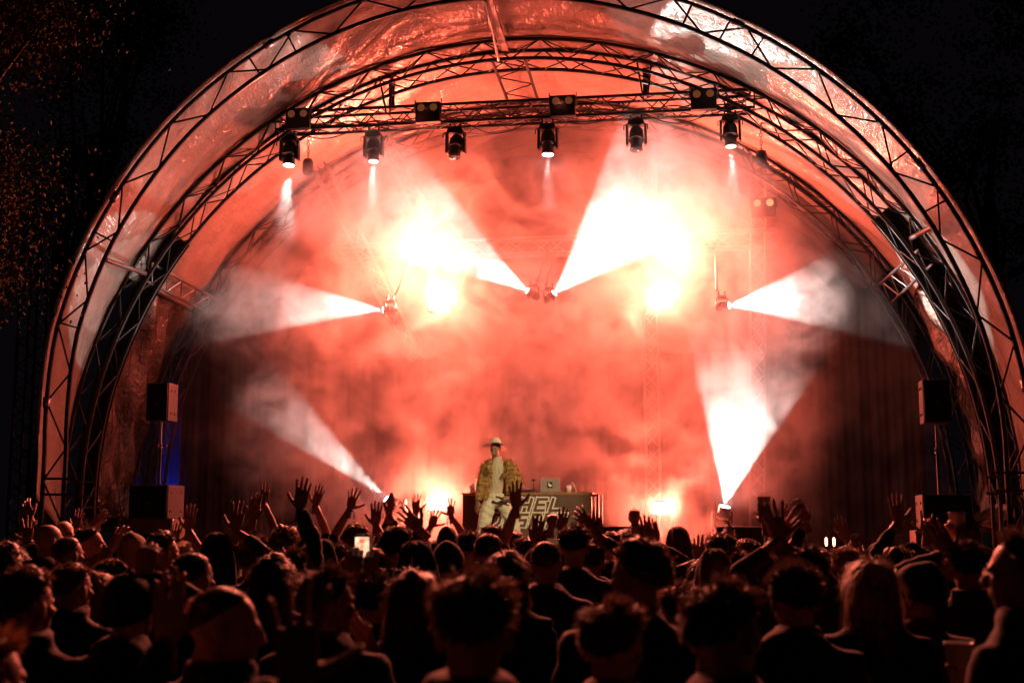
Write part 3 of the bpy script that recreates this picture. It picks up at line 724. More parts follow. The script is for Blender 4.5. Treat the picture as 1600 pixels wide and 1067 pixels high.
def dome(zlow_front, zlow_back, grow, seed=0, n=30, k=12, slouch=0.0, fold=0.0):
    """closed cap shell over the skull"""
    vo = []
    for j in range(k + 1):
        s = j / k
        for i in range(n):
            a = 2 * PI * i / n; y = math.sin(a); zl = zlow_back + (zlow_front - zlow_back) * (y * .5 + .5)
            c = math.cos(s * PI / 2 * .985); zz = zl + (SKC[2] + SKR[2] + grow - zl) * math.sin(s * PI / 2)
            g = grow * (1 + fold * (1 if s < .28 else 0))
            k1 = math.sqrt(max(0, 1 - max(0, (zz - SKC[2]) / (SKR[2] + grow)) ** 2))
            vo.append(((SKR[0] + g) * k1 * math.cos(a), SKC[1] + (SKR[1] + g) * k1 * y - slouch * s * s, zz + slouch * .5 * s * s))
    f = [(j * n + i, j * n + (i + 1) % n, (j + 1) * n + (i + 1) % n, (j + 1) * n + i) for j in range(k) for i in range(n)] + [tuple(k * n + i for i in range(n))]
    V = np.array(vo); V = V + (V - SKC) * (.03 * pnoise(V, seed, 40))[:, None]
    return V, f
def hat_mesh(kind, seed=0):
    mb = MB()
    if kind == 'beanie':
        V, f = dome(.045, -.045, .016, seed, slouch=.035, fold=.35); mb.add(V, f)
    elif kind in ('cap', 'capback'):
        V, f = dome(.045, .0, .011, seed); mb.add(V, f)
        sg = 1 if kind == 'cap' else -1
        n = 16; v = []
        for j in range(6):
            s = j / 5
            for i in range(n + 1):
                a = PI * (.14 + .72 * i / n); y = math.sin(a)
                v.append(((SKR[0] + .012) * math.cos(a) * (1 - .08 * s), sg * ((SKR[1] + .008) * y * (1 + .68 * s * y)) + SKC[1], .046 - .02 * s - .016 * math.cos(a) ** 2 * (1 + s) - (.045 if sg < 0 else 0) * (.3 + .7 * y)))
        f = [(j * (n + 1) + i, j * (n + 1) + i + 1, (j + 1) * (n + 1) + i + 1, (j + 1) * (n + 1) + i) for j in range(5) for i in range(n)]
        mb.add(v, f); mb.add(np.array(v) - np.array((0, 0, .005)), [q[::-1] for q in f])
        mb.ball((0, SKC[1], SKC[2] + SKR[2] + .012), (.008, .008, .005), 8, 6)
    elif kind == 'capstrap':   # cap worn forward, seen from behind: adjuster opening over the hair
        V, f = dome(.045, -.012, .012, seed)
        a0 = np.arctan2(V[:, 1] - SKC[1], V[:, 0])
        keep = [q for q in f if not all(abs(((a0[i] + PI / 2 + PI) % (2 * PI)) - PI) < .62 and .012 < V[i][2] < .058 for i in q)]
        mb.add(V, keep)
        V2 = V + (SKC - V) * .03; mb.add(V2, [q[::-1] for q in keep])
        n = 16; v = []
        for j in range(6):
            s = j / 5
            for i in range(n + 1):
                a = PI * (.14 + .72 * i / n); y = math.sin(a)
                v.append(((SKR[0] + .012) * math.cos(a), (SKR[1] + .008) * y * (1 + .68 * s * y) + SKC[1], .046 - .02 * s - .016 * math.cos(a) ** 2 * (1 + s)))
        mb.add(v, [(j * (n + 1) + i, j * (n + 1) + i + 1, (j + 1) * (n + 1) + i + 1, (j + 1) * (n + 1) + i) for j in range(5) for i in range(n)])
    elif kind == 'hood':
        nn, kk = 40, 16; v = []
        for j in range(kk + 1):
            s = j / kk
            for i in range(nn):
                a = 2 * PI * i / nn; x, y = math.cos(a), math.sin(a)
                z = -.17 + .335 * math.sin(s * PI / 2) ; c = math.cos(s * PI / 2 * .99) ** .62
                w_ = .115 - .0 * s; op = smooth01(np.array([y]), .3, .9)[0] * (1 - smooth01(np.array([s]), .75, 1)[0])
                v.append((x * w_ * c + .012 * math.sin(7 * a + 5 * s) * c, SKC[1] - .012 + y * .125 * c * (1 - .55 * op) - .02 * (1 - s), z + .006 * math.sin(a * 6 + s * 7)))
        mb.add(v, [(j * nn + i, j * nn + (i + 1) % nn, (j + 1) * nn + (i + 1) % nn, (j + 1) * nn + i) for j in range(kk) for i in range(nn)] + [tuple(kk * nn + i for i in range(nn)), tuple(range(nn))[::-1]])
    return mb.mesh(kind, True)
_pc = {}
def hairpiece(kind, var=0):
    k = (kind, var)
    if k not in _pc: _pc[k] = hat_mesh(kind, 100 + var) if kind in ('beanie', 'cap', 'capback', 'capstrap', 'hood') else hair_mesh(kind, 200 + 17 * var + len(kind))
    return _pc[k]
mat('skin_a', (.36, .20, .145), .48, 0, .12, 30, .06, 90); mat('skin_b', (.27, .15, .105), .5, 0, .12, 30, .06, 90); mat('skin_c', (.44, .27, .20), .46, 0, .12, 30, .06, 90)
for k, c in dict(hair_black=(.012, .010, .009), hair_brown=(.045, .026, .016), hair_fair=(.30, .18, .085), hair_ginger=(.22, .085, .03)).items(): mat(k, c, .38, 0, .35, 60, 0, 1, .6)
for k, c in dict(cloth_black=(.010, .010, .012), cloth_navy=(.012, .015, .028), cloth_grey=(.04, .038, .038), cloth_olive=(.035, .035, .02), cloth_wine=(.05, .014, .015), cloth_tan=(.16, .095, .05), cloth_denim=(.025, .035, .06), cloth_sand=(.30, .24, .16), cloth_brown=(.045, .028, .02)).items(): mat(k, c, .82, 0, .3, 9, .35, 130, .3)

for k in MAT:
    if k.startswith(('cloth_', 'hair_')):
        b_ = MAT[k].node_tree.nodes['Principled BSDF']; b_.inputs['Sheen Weight'].default_value = .45 if k[0] == 'c' else .4; b_.inputs['Sheen Roughness'].default_value = .35
        if k[0] == 'h':                                   # thin hair lets light from the stage through
            t_ = MAT[k].node_tree; tr_ = t_.nodes.new('ShaderNodeBsdfTranslucent'); mx_ = t_.nodes.new('ShaderNodeMixShader'); mx_.inputs[0].default_value = .22
            tr_.inputs['Color'].default_value = {'hair_black': (.16, .10, .07, 1), 'hair_brown': (.28, .16, .10, 1), 'hair_fair': (.5, .34, .2, 1), 'hair_ginger': (.5, .24, .1, 1)}[k]
            t_.links.new(b_.outputs[0], mx_.inputs[1]); t_.links.new(tr_.outputs[0], mx_.inputs[2]); t_.links.new(mx_.outputs[0], t_.nodes['Material Output'].inputs['Surface'])
        b_.inputs['Sheen Tint'].default_value = (1, .9, .85, 1)
def jacket_mesh(mbj, seed, voxel):
    v, f = remesh(mbj, voxel, 3, .5)
    # drag folds, finer on the sleeves
    n = pnoise(v * np.array((1, 1, 1.9)), seed, 26) * .008 + pnoise(v * np.array((1, 1, 2.6)), seed + 5, 60) * .004
    c = np.array((v[:, 0].mean(), v[:, 1].mean(), 0)); out = v - c; out[:, 2] = 0; out /= np.maximum(np.linalg.norm(out, axis=1), .03)[:, None]
    return v + out * n[:, None], f
TROUS = {}
def trousers(h):
    key = round(h, 1)
    if key not in TROUS:
        q = MB()
        q.tube([(0, 0, .56 * h), (0, 0, .50 * h), (0, 0, .455 * h)], [.165, .178, .17], 14, flat=.68, up=(0, 1, 0))
        for s in (-1, 1): q.tube([(s * .085, 0, .50 * h), (s * .095, .005, .36 * h), (s * .10, .01, .27 * h), (s * .105, -.005, .14 * h), (s * .11, 0, .035)], [.095, .085, .066, .062, .058], 12)
        mb = MB(); mb.add(*remesh(q, .028, 3)); me = mb.mesh('trousers', True); me.materials.append(MAT['cloth_denim'])
        q = MB(); q.tube([(0, -.075, .05), (0, -.03, .055), (0, .06, .045), (0, .15, .03), (0, .18, .025)], [.038, .044, .044, .042, .02], 10, flat=[1, 1, .8, .6, .5], up=(0, 0, 1)); sm = q.mesh('shoe', True); sm.materials.append(MAT['housing'])
        TROUS[key] = (me, sm)
    return TROUS[key]
HANDPOS = {}
def person(key, px, ytop, d, lab, hair='short', hairc='hair_black', coat='cloth_black', skin='skin_a', hyaw=0, tyaw=0, arms=(), hat=None, hatc=None, tilt=0, nod=0, build=1.0, hoodlump=False, h=None, glasses=False, xo=0.0):
    """one concert-goer: head seen at photo column px with its crown at row ytop, d metres away"""
    top = at(px, ytop, d)
    base = Vector((top.x + xo, d, 0)); extra = {'afro': .045, 'curly': .025, 'short': .014, 'quiff': .018, 'long': .016, 'bob': .018}.get(hair, .006)
    if hat == 'hood': extra = .035
    elif hat: extra = .022
    hh = (top.z - extra) if h is None else h
    PEOPLE.append((key, base.x, d, hh))
    root = thing('person', base, lab, 'person', 'people in the crowd')
    k = hh / 1.75; sh = hash(key) if isinstance(key, int) else sum(ord(c) * (i + 7) for i, c in enumerate(key))
    rng = random.Random(sh)
    body, coatm = MB(), MB()
    far = d > 7.5
    # torso of the coat
    zz = [.47, .53, .62, .72, .785, .825, .856, .884]; rx = [.19, .185, .178, .205, .208, .165, .105, .075]; fl = [.70, .68, .66, .64, .60, .60, .72, .92]
    Tz = rotz(-math.radians(tyaw))
    b = build
    coatm.tube([(0, -.004 + (-.012 if z > .8 else 0), z * hh) for z in zz], [r * k ** .5 * b for r in rx], 18, flat=fl, up=tuple(Tz @ np.array((0, 1, 0))))
    body.tube([(0, 0, .5 * hh), (0, 0, .7 * hh), (0, 0, .8 * hh), (0, -.02, .86 * hh)], [.14, .15, .14, .055], 12, flat=.6, up=(0, 1, 0))
    if hoodlump or (coat in ('cloth_black', 'cloth_grey') and rng.random() < .7): coatm.tube([Tz @ np.array((x * .1, -.055 - .045 * (1 - x * x), .845 * hh + .012 * (1 - abs(x)))) for x in np.linspace(-1, 1, 7)], [.03, .045, .055, .06, .055, .045, .03], 10)
    else: coatm.tube([Tz @ np.array((.078 * math.cos(a), -.02 + .078 * math.sin(a), .874 * hh + .012 * math.sin(a))) for a in np.linspace(0, 2 * PI, 13)], .024, 8)
    done = {}
    for arm in arms: done[arm[0]] = arm
    for side in ('L', 'R'):
        s = -1 if side == 'L' else 1
        S = Tz @ np.array((s * .175 * b * k ** .5, -.01, .803 * hh)); L1, L2 = .31 * k, .265 * k
        if side in done:
            _, hx, hy, pose, til, sleeve = done[side][:6]; fwd = done[side][6] if len(done[side]) > 6 else .12
            pz = done[side][7] if len(done[side]) > 7 else 0.0       # turn of the palm about the arm
            lean = done[side][8] if len(done[side]) > 8 else .12
            Hc = np.array(at(hx, hy, d + fwd)) - np.array(base)
            hd = np.array((math.sin(math.radians(til)), lean, math.cos(math.radians(til)))); hd /= np.linalg.norm(hd)
            W = Hc - hd * .085 * HS
            D = W - S; dist = np.linalg.norm(D)
            if dist > (L1 + L2) * .985:      # reaching: the shoulder girdle lifts with the arm
                over = min(dist - (L1 + L2) * .985, .13); S = S + D / dist * over; D = W - S; dist = np.linalg.norm(D)
                if dist > (L1 + L2) * .985:
                    fct = dist / ((L1 + L2) * .985)
                    if fct > 1.12: print('REACH', key, side, round(fct, 2))
                    L1 *= fct; L2 *= fct
            a = (L1 ** 2 - L2 ** 2 + dist ** 2) / (2 * dist); hgt = math.sqrt(max(L1 ** 2 - a * a, 1e-4))
            hint = np.array((s * .85, .25, -.45)) if W[2] - S[2] > .22 else np.array((s * .3, .2, -1.0)); u = D / dist; pr = hint - u * (hint @ u); pr /= np.linalg.norm(pr)
            E_ = S + u * a + pr * hgt
        else:
            out = rng.uniform(.03, .09); E_ = S + np.array((s * out, -.02, -L1)); E_[2] = S[2] - math.sqrt(max(L1 ** 2 - out ** 2, .01)); W = E_ + np.array((-s * .06, .17, -L2 * .72)); hd = (W - E_) / np.linalg.norm(W - E_); pose, sleeve, pz, til = 'relaxed', 1.0, 0, 0
        S0 = Tz @ np.array((s * .10 * b, -.005, .80 * hh))
        cu = E_ + (W - E_) * max(.05, sleeve * .95)
        fat = 1.12 if b > 1.02 else 1.0
        pts = [S0, S, S + (E_ - S) * .35, S + (E_ - S) * .75, E_]; rr = [.075, .078, .066, .058, .054]
        if sleeve > .1: pts += [E_ + (cu - E_) * .5, cu]; rr += [.052, .043 + .006 * (1 - sleeve)]
        coatm.tube(pts, [r * fat * k ** .5 for r in rr], 12)
        body.tube([S + (E_ - S) * .5, E_, E_ + (W - E_) * .3, E_ + (W - E_) * .7, W + (W - E_) * .02], [.045 * k, .041 * k, .043 * k, .033 * k, .0285], 12)
        hv, hf = HANDS[pose]; hv = hv * HS
        if s < 0: hv = hv * np.array((-1, 1, 1)); hf = [q[::-1] for q in hf]
        z_ = hd / np.linalg.norm(hd); x_ = np.cross(np.array((0, 1.0, 0)), z_); x_ /= np.linalg.norm(x_); y_ = np.cross(z_, x_)
        M = np.stack((x_, y_, z_), 1) @ rotz(math.radians(pz))
        body.add(hv @ M.T + W, hf)
        HANDPOS[(key, side)] = (np.array(base) + W + M @ np.array((0, .035, .075)), M)
    # head
    hv, hf = HEADS[sh % 3]; hr = rotz(-math.radians(hyaw)) @ rotx(-math.radians(nod)) @ roty(math.radians(tilt))
    hs = 1.0 + .03 * (k - 1); hc = np.array((0, .02, hh - .115 * hs))
    body.add(hv @ hr.T * hs + hc, hf)
    bo = link('body', body.mesh('body', True), skin, root)
    cv, cf = jacket_mesh(coatm, sh, .030 if far else .022); cm = MB(); cm.add(cv, cf)
    link('coat', cm.mesh('coat', True), coat, root)
    tm, sm = trousers(hh); link('trousers', tm, None, root)
    for s in (-1, 1): link('shoe', sm, None, root, (s * .11, 0, 0))
    hq = Matrix(hr.tolist()).to_quaternion()
    def onhead(name, me, m):
        if me.materials and me.materials[0] is not MAT[m]:      # same shape, other colour: colour sits on the object
            o = bpy.data.objects.new(name, me); o.material_slots[0].link = 'OBJECT'; o.material_slots[0].material = MAT[m]
        else:
            o = bpy.data.objects.new(name, me)
            if not me.materials: me.materials.append(MAT[m])
        col.objects.link(o); o.parent = root
        o.location = hc; o.rotation_mode = 'QUATERNION'; o.rotation_quaternion = hq; o.scale = (hs,) * 3; return o
    if hair and hair != 'bald': onhead('hair', hairpiece(hair, sh % 3), hairc)
    if hat: onhead('hood' if hat == 'hood' else ('beanie' if hat == 'beanie' else 'cap'), hairpiece(hat, sh % 2), hatc or coat)
    if glasses:
        q = MB()
        for s in (-1, 1):
            q.tube([(s * .034 + .024 * math.cos(a), .094 - .006 * abs(math.cos(a)), .0 + .019 * math.sin(a)) for a in np.linspace(0, 2 * PI, 15)], .0028, 6)
            q.tube([(s * .058, .09, .004), (s * .078, .06, .005), (s * .083, -.01, .006), (s * .082, -.03, -.008)], .003, 6)
        q.tube([(-.012, .097, .003), (0, .101, .006), (.012, .097, .003)], .0025, 6)
        me = q.mesh('glasses', True); me.materials.append(MAT['housing']); onhead('glasses', me, 'housing')
    return root
PEOPLE = []
# ------------------------------------------------------------------ the crowd
K, N_, G_, O_, W_, T_, B_, S_, D_ = 'cloth_black', 'cloth_navy', 'cloth_grey', 'cloth_olive', 'cloth_wine', 'cloth_tan', 'cloth_brown', 'cloth_sand', 'cloth_denim'
HB, HN, HF, HG = 'hair_black', 'hair_brown', 'hair_fair', 'hair_ginger'
# nearest row
person('p1', 42, 886, 4.1, 'person with curly dark hair at the left edge, second row from camera', 'curly', HN, K, hyaw=14)
person('p2', -28, 985, 2.7, 'blurred person cut off by the bottom left corner, only hair edge and ear showing', 'short', HG, K, hyaw=20)
person('p3', 113, 878, 5.6, 'person with swept-up dark hair beside the curly head at far left', 'quiff', HN, K, hyaw=14)
person('p4', 150, 893, 6.3, 'person with long ginger hair half hidden behind the swept-up haircut', 'long', HG, G_, hyaw=10)
person('p5', 174, 874, 7.0, 'person with short curly hair left of the raised pale fist', 'curly', HN, K, hyaw=10)
person('p6', 205, 905, 4.4, 'person in black raising a pale fist at the left', 'bald', HB, K, h=1.62, arms=[('R', 231, 862, 'fist', 4, 1.0, .1)], hyaw=10, hat='beanie', hatc=K)
person('p7', 350, 917, 3.45, 'person with closely cropped hair looking right, left palm raised high', 'crop', HN, N_, hyaw=70, nod=6, arms=[('L', 263, 950, 'flat', -2, 1.0, -.15, 35)], skin='skin_c')
person('p8', 300, 862, 5.0, 'person with rounded short dark hair just above the cropped head at left', 'crop', HB, K, hyaw=12, build=1.05)
person('p9', 462, 1100, 2.25, 'very near blurred person with a big open hand at the bottom left of centre', 'short', HB, K, h=1.50, arms=[('L', 462, 995, 'wide', 0, .9, .05, 0, .05)], skin='skin_b')
person('p10', 512, 888, 4.3, 'person with short hair and lit cheek clapping hands below the raised phone', 'short', HB, K, hyaw=28, arms=[('R', 574, 1003, 'flat', -28, 1.0, .25, 60), ('L', 561, 1000, 'flat', -20, 1.0, .27, -60)])
person('p11', 588, 926, 5.6, 'dark-haired person holding a bright phone overhead with two hands', 'short', HB, K, h=1.58, arms=[('L', 553, 872, 'grip', 6, 1.0, .15, 20), ('R', 580, 874, 'grip', -6, 1.0, .15, -20)])
person('p12', 646, 892, 5.0, 'person with chin-length dark hair left of the nearest big head', 'bob', HN, K)
person('p13', 739, 895, 2.8, 'nearest big head with a tuft of swept hair at bottom centre', 'quiff', HN, K, hyaw=-6, build=1.05)
person('p14', 853, 845, 6.6, 'person with cropped hair and both ears glowing red below the DJ table', 'crop', HN, N_, hoodlump=True)
person('p15', 897, 821, 7.6, 'tall person with thick spiky hair in front of the DJ table end', 'quiff', HB, K, hoodlump=True)
person('p16', 993, 842, 4.5, 'person with wavy hair looking left, fuzzy collar, right of centre', 'curly', HN, K, hyaw=-50, hoodlump=True, build=1.08)
person('p17', 958, 941, 3.65, 'person with rim-lit short hair low at the bottom right of centre', 'short', HN, K, hyaw=15)
person('p18', 1131, 911, 3.15, 'big dark head with black hair, nearest one right of centre', 'short', HB, K, hyaw=30, hoodlump=True, build=1.06)
person('p19', 1062, 914, 6.0, 'short person with brown hair squeezed between two bigger heads right of centre', 'short', HN, K)
person('p20', 1116, 862, 7.4, 'person wearing a tan hood up, seen straight from behind', 'bald', HB, T_, hat='hood', hatc=T_)
person('p21', 1056, 826, 10.6, 'person wearing a dark hood up near the stage front', 'bald', HB, G_, hat='hood', hatc=G_, hyaw=-30)
person('p22', 1125, 833, 8.8, 'person with curly hair directly behind the tan hood', 'curly', HN, K)
person('p23', 1166, 842, 10.2, 'smaller curly head right of the tan hood, further forward', 'curly', HN, B_)
person('p24', 1240, 876, 4.6, 'person in a dark cap with an adjuster opening at the back', 'short', HB, K, hat='capstrap', hatc=B_, hyaw=-12, hoodlump=True)
person('p25', 1361, 872, 5.2, 'person with long straight blond hair falling down the back', 'long', HF, K)
person('p26', 1428, 879, 5.5, 'person in a slouchy dark beanie with nose in profile to the left', 'bald', HB, B_, hat='beanie', hatc=N_, hyaw=-60, hoodlump=True)
person('p27', 1464, 862, 7.8, 'person in a pale sand beanie behind the dark beanie', 'bald', HB, S_, hat='beanie', hatc=S_)
person('p28', 1594, 830, 4.0, 'person with glasses in profile at the right edge', 'short', HB, K, hyaw=-62, tyaw=-50, glasses=True, arms=[('L', 1512, 1050, 'grip', 0, 1.0, .25, 30)])
person('p29', 1374, 843, 9.2, 'person in a dark cap turned left near the raised grey cup', 'bald', HB, O_, hat='cap', hatc=G_, hyaw=-60, arms=[('L', 1336, 853, 'grip', -20, .8, .1)])
person('p30', 1321, 853, 8.6, 'person with cropped fair hair just left of the long blond hair', 'short', HF, K)
person('p31', 1402, 856, 8.2, 'person with a dark afro right of the grey-capped head', 'afro', HB, W_)
# left flank, middle distance
person('p33', 76, 818, 8.2, 'bald person with lit scalp at the far left', 'bald', HB, K, hyaw=30, skin='skin_c')
person('p34', 100, 813, 10.6, 'bald person further forward, right of the other bald head', 'bald', HB, K, skin='skin_c')
person('p35', 106, 838, 7.4, 'person with cropped hair below the two bald heads', 'crop', HN, G_, hyaw=20)
person('p36', 140, 823, 8.6, 'person in dark glasses in profile to the right at left', 'short', HB, W_, hyaw=55, glasses=True)
person('p37', 208, 833, 8.2, 'person in a pale knitted beanie behind the raised fist', 'bald', HB, K, hat='beanie', hatc=S_, arms=[('L', 184, 838, 'claw', 25, .2, .1)])
person('p38', 256, 831, 7.8, 'person with full curly hair and lit face edge right of the knitted beanie', 'curly', HB, K, hyaw=35)
person('p39', 292, 849, 10.0, 'person with fair wavy hair below the flank speaker', 'bob', HF, K)
person('p40', 342, 836, 7.4, 'person in a black hood, left arm stretched up with spread fingers', 'bald', HB, K, hat='hood', hatc=K, arms=[('R', 371, 808, 'open', 4, .75, .1)], hyaw=0)
person('p41', 407, 838, 11.2, 'person at left with one bare forearm straight up before the pink smoke', 'quiff', HN, K, arms=[('R', 414, 771, 'open', 2, .1, .1)])
person('p42', 392, 850, 8.9, 'person raising a narrow open hand left of the bare forearm', 'curly', HN, G_, arms=[('L', 398, 792, 'flat', 3, .3, .1)])
person('p43', 445, 823, 9.8, 'person with afro hair under the tallest raised hand', 'afro', HN, B_)
person('p44', 455, 872, 7.3, 'person in a dark sleeve reaching the tallest raised hand', 'short', HB, K, h=1.66, arms=[('R', 472, 772, 'open', 4, 1.0, .12)])
person('p45', 489, 846, 11.4, 'person with a wristband hand tilted right behind the tallest hand', 'bob', HN, K, arms=[('R', 497, 775, 'open', 12, .1, .1)])
person('p46', 530, 848, 11.2, 'person raising an open left hand with thumb out over pink smoke', 'short', HB, K, arms=[('L', 550, 780, 'wide', 12, .1, .1)])
person('p47', 556, 818, 9.4, 'person with dense curls left of the phone', 'curly', HN, K)
person('p48', 592, 856, 9.8, 'person holding spread fingers up right beside the phone', 'bald', HN, K, arms=[('R', 588, 803, 'open', -2, .5, .1)], hat='hood', hatc=N_)
person('p49', 621, 823, 7.2, 'person with full dark hair centre left, large round head', 'curly', HB, K, hyaw=20)
person('p50', 614, 850, 10.4, 'person holding both palms pressed together above the full dark hair', 'short', HB, K, arms=[('R', 611, 790, 'flat', 3, .85, .1, 70), ('L', 609, 791, 'flat', 3, .85, .12, -70)])
person('p51', 652, 851, 6.1, 'person in a rounded black hood at centre left', 'bald', HB, K, hat='hood', hatc=K)
person('p52', 700, 852, 7.6, 'person whose bent arm arcs over with a big splayed hand, centre left', 'bald', HB, W_, h=1.70, arms=[('L', 640, 812, 'open', -48, 1.0, .1)], hat='beanie', hatc=K)
person('p53', 656, 833, 10.8, 'small beanie-covered head between the hood and the arching arm', 'bald', HN, B_, hat='beanie', hatc=N_)
person('p54', 650, 845, 12.8, 'distant person with a hand up above the splayed hand', 'quiff', HB, K, h=1.66, arms=[('L', 650, 787, 'open', 0, .3, .1)])
person('p55', 685, 849, 12.4, 'distant person with fingers fanned to the right of the splayed hand', 'long', HN, K, h=1.66, arms=[('L', 678, 809, 'wide', 18, .2, .1)])
person('p56', 717, 846, 13.3, 'person reaching a hand against the bright floor panel, left of the performer', 'short', HN, K, h=1.68, arms=[('R', 704, 793, 'wide', -8, .1, .1)])
person('p57', 699, 823, 11.6, 'small black beanie below the bright floor panel', 'bald', HB, G_, hat='beanie', hatc=K)
person('p58', 734, 830, 9.6, 'person with neat dark hair left below the performer', 'quiff', HB, K)
person('p59', 763, 832, 7.2, 'person with cropped dark hair and ears right under the performer', 'crop', HB, K, hoodlump=True)
person('p60', 768, 818, 10.4, 'person in a rounded cap between performer and the cropped head', 'short', HB, K, hat='capstrap', hatc=K)
person('p61', 822, 838, 9.0, 'person with a bare arm straight up beside the performer', 'quiff', HN, G_, arms=[('L', 805, 773, 'open', -3, .0, .1)])
person('p62', 803, 829, 11.6, 'small head with long hair just right of the performer legs', 'long', HB, K)
person('p63', 838, 852, 8.5, 'person raising a flat palm before the banner', 'bald', HB, K, h=1.64, arms=[('R', 840, 828, 'flat', 6, .6, .1)], hat='beanie', hatc=O_)
person('p64', 866, 850, 10.4, 'person raising a fist in a black sleeve before the banner letters', 'crop', HB, K, h=1.66, arms=[('L', 862, 808, 'fist', 2, 1.0, .1), ('R', 880, 812, 'open', 10, .9, .1)], hat='capstrap', hatc=N_)
person('p65', 925, 846, 8.6, 'person with two curled hands held high right of the banner', 'short', HN, K, h=1.68, arms=[('L', 909, 808, 'claw', -40, .8, .1), ('R', 932, 818, 'relaxed', -12, .9, .1)])
person('p66', 956, 832, 11.0, 'small curly head under the stage monitor right of the DJ table', 'curly', HN, K)
person('p67', 977, 827, 11.8, 'small head with brown hair left of the lone fist', 'bob', HN, B_)
person('p68', 997, 844, 10.1, 'person with a lone clenched fist and wristband right of centre', 'short', HB, K, h=1.68, arms=[('R', 992, 800, 'fist', 0, .3, .1)])
person('p69', 1018, 852, 9.6, 'person clapping spread hands right of the lone fist', 'bob', HB, K, h=1.64, arms=[('L', 1006, 826, 'open', -6, .7, .1), ('R', 1021, 830, 'flat', -14, .7, .12)])
person('p70', 1098, 884, 9.4, 'person with a low open hand beside the tan hood', 'long', HN, K, h=1.56, arms=[('L', 1093, 857, 'open', 6, .6, .1)])
person('p71', 1148, 858, 9.8, 'person pointing a thin arm up behind the curly heads', 'short', HN, G_, h=1.62, arms=[('L', 1136, 832, 'point', -20, .2, .1)])
# right flank
person('p72', 1262, 862, 6.2, 'person in a creased dark jacket making a crossed-hands shape', 'short', HB, B_, h=1.70, arms=[('L', 1212, 815, 'wide', -14, .7, .1), ('R', 1228, 822, 'wide', 38, .7, .15)], hyaw=-10)
person('p73', 1210, 853, 9.6, 'small beanie-covered head left under the crossed hands', 'bald', HB, K, hat='beanie', hatc=G_)
person('p74', 1232, 852, 10.4, 'small curly brown head beneath the crossed hands', 'curly', HN, K)
person('p75', 1280, 856, 9.0, 'person holding a small phone up right of the crossed hands', 'crop', HN, K, h=1.66, arms=[('L', 1250, 797, 'grip', -18, .9, .1)], hat='capstrap', hatc=B_)
person('p76', 1196, 862, 8.4, 'person lifting a white cup left of the crossed hands', 'long', HN, K, h=1.62, arms=[('R', 1194, 795, 'grip', -4, .4, .1)])
person('p77', 1425, 848, 8.7, 'person in a black sleeve raising a broad open hand toward the right speaker', 'bald', HB, K, h=1.68, arms=[('L', 1401, 795, 'open', -2, .85, .1)], hat='beanie', hatc=G_)
person('p78', 1440, 862, 9.6, 'person making a horned hand sign at right', 'bob', HN, K, h=1.64, arms=[('R', 1448, 817, 'horns', 6, .1, .1)])
person('p79', 1512, 862, 6.4, 'person in a creased brown jacket with both arms stretched up at right', 'short', HB, B_, h=1.72, arms=[('L', 1470, 842, 'open', -32, .9, .1), ('R', 1496, 826, 'grip', -22, .9, .15)])
person('p80', 1327, 864, 10.2, 'person with a slim hand up before the dark right curtain', 'bald', HN, O_, h=1.60, arms=[('R', 1318, 826, 'flat', -14, .5, .1)], hat='beanie', hatc=S_)
# far left hands
person('p81', 58, 850, 8.8, 'person spreading a wide open hand at the far left', 'bald', HB, G_, h=1.66, arms=[('R', 44, 828, 'wide', -4, .2, .1)], hat='beanie', hatc=W_)
person('p82', 40, 848, 10.2, 'person with a bent wrist raised at the far left', 'short', HN, K, h=1.68, arms=[('L', 42, 794, 'relaxed', -30, .1, .1)])
person('p83', 118, 846, 11.4, 'person raising an open hand in front of the left arch foot', 'bob', HN, K, h=1.68, arms=[('R', 121, 812, 'open', 6, .2, .1)])
person('p84', 146, 850, 12.0, 'person raising a hand angled right before the left speaker case', 'bald', HB, G_, h=1.66, arms=[('L', 154, 809, 'flat', 34, .3, .1)], hat='hood', hatc=B_)
person('p85', 296, 862, 9.0, 'person with a spread hand just right of the left speaker case', 'quiff', HN, K, h=1.60, arms=[('R', 297, 809, 'open', 2, .5, .1)])
person('p86', 272, 858, 11.2, 'person with small hand up under the left speaker', 'long', HB, K, h=1.62, arms=[('L', 275, 833, 'open', 10, .4, .1)])
person('p87', 10, 846, 7.2, 'person at the left edge with fair hair, shoulder cut off', 'bob', HN, K)
person('p88', 1530, 868, 7.2, 'dark capped head between the brown jacket and the glasses wearer', 'crop', HB, K, hat='cap', hatc=K)
person('p89', 505, 846, 8.7, 'hooded head below the wristband hand', 'bald', HB, G_, hat='hood', hatc=G_)
person('p90', 425, 866, 6.2, 'person with dark hair low at left centre below the forearms', 'bob', HB, K)
person('p91', 790, 862, 6.0, 'person with straight dark hair behind the nearest big head', 'bob', HB, K)
person('p94', 1075, 846, 12.4, 'small far head below the right floor panel', 'long', HN, K)
person('p95', 935, 838, 12.6, 'small far beanie-covered head below the DJ table corner', 'bald', HB, K, hat='beanie', hatc=W_)
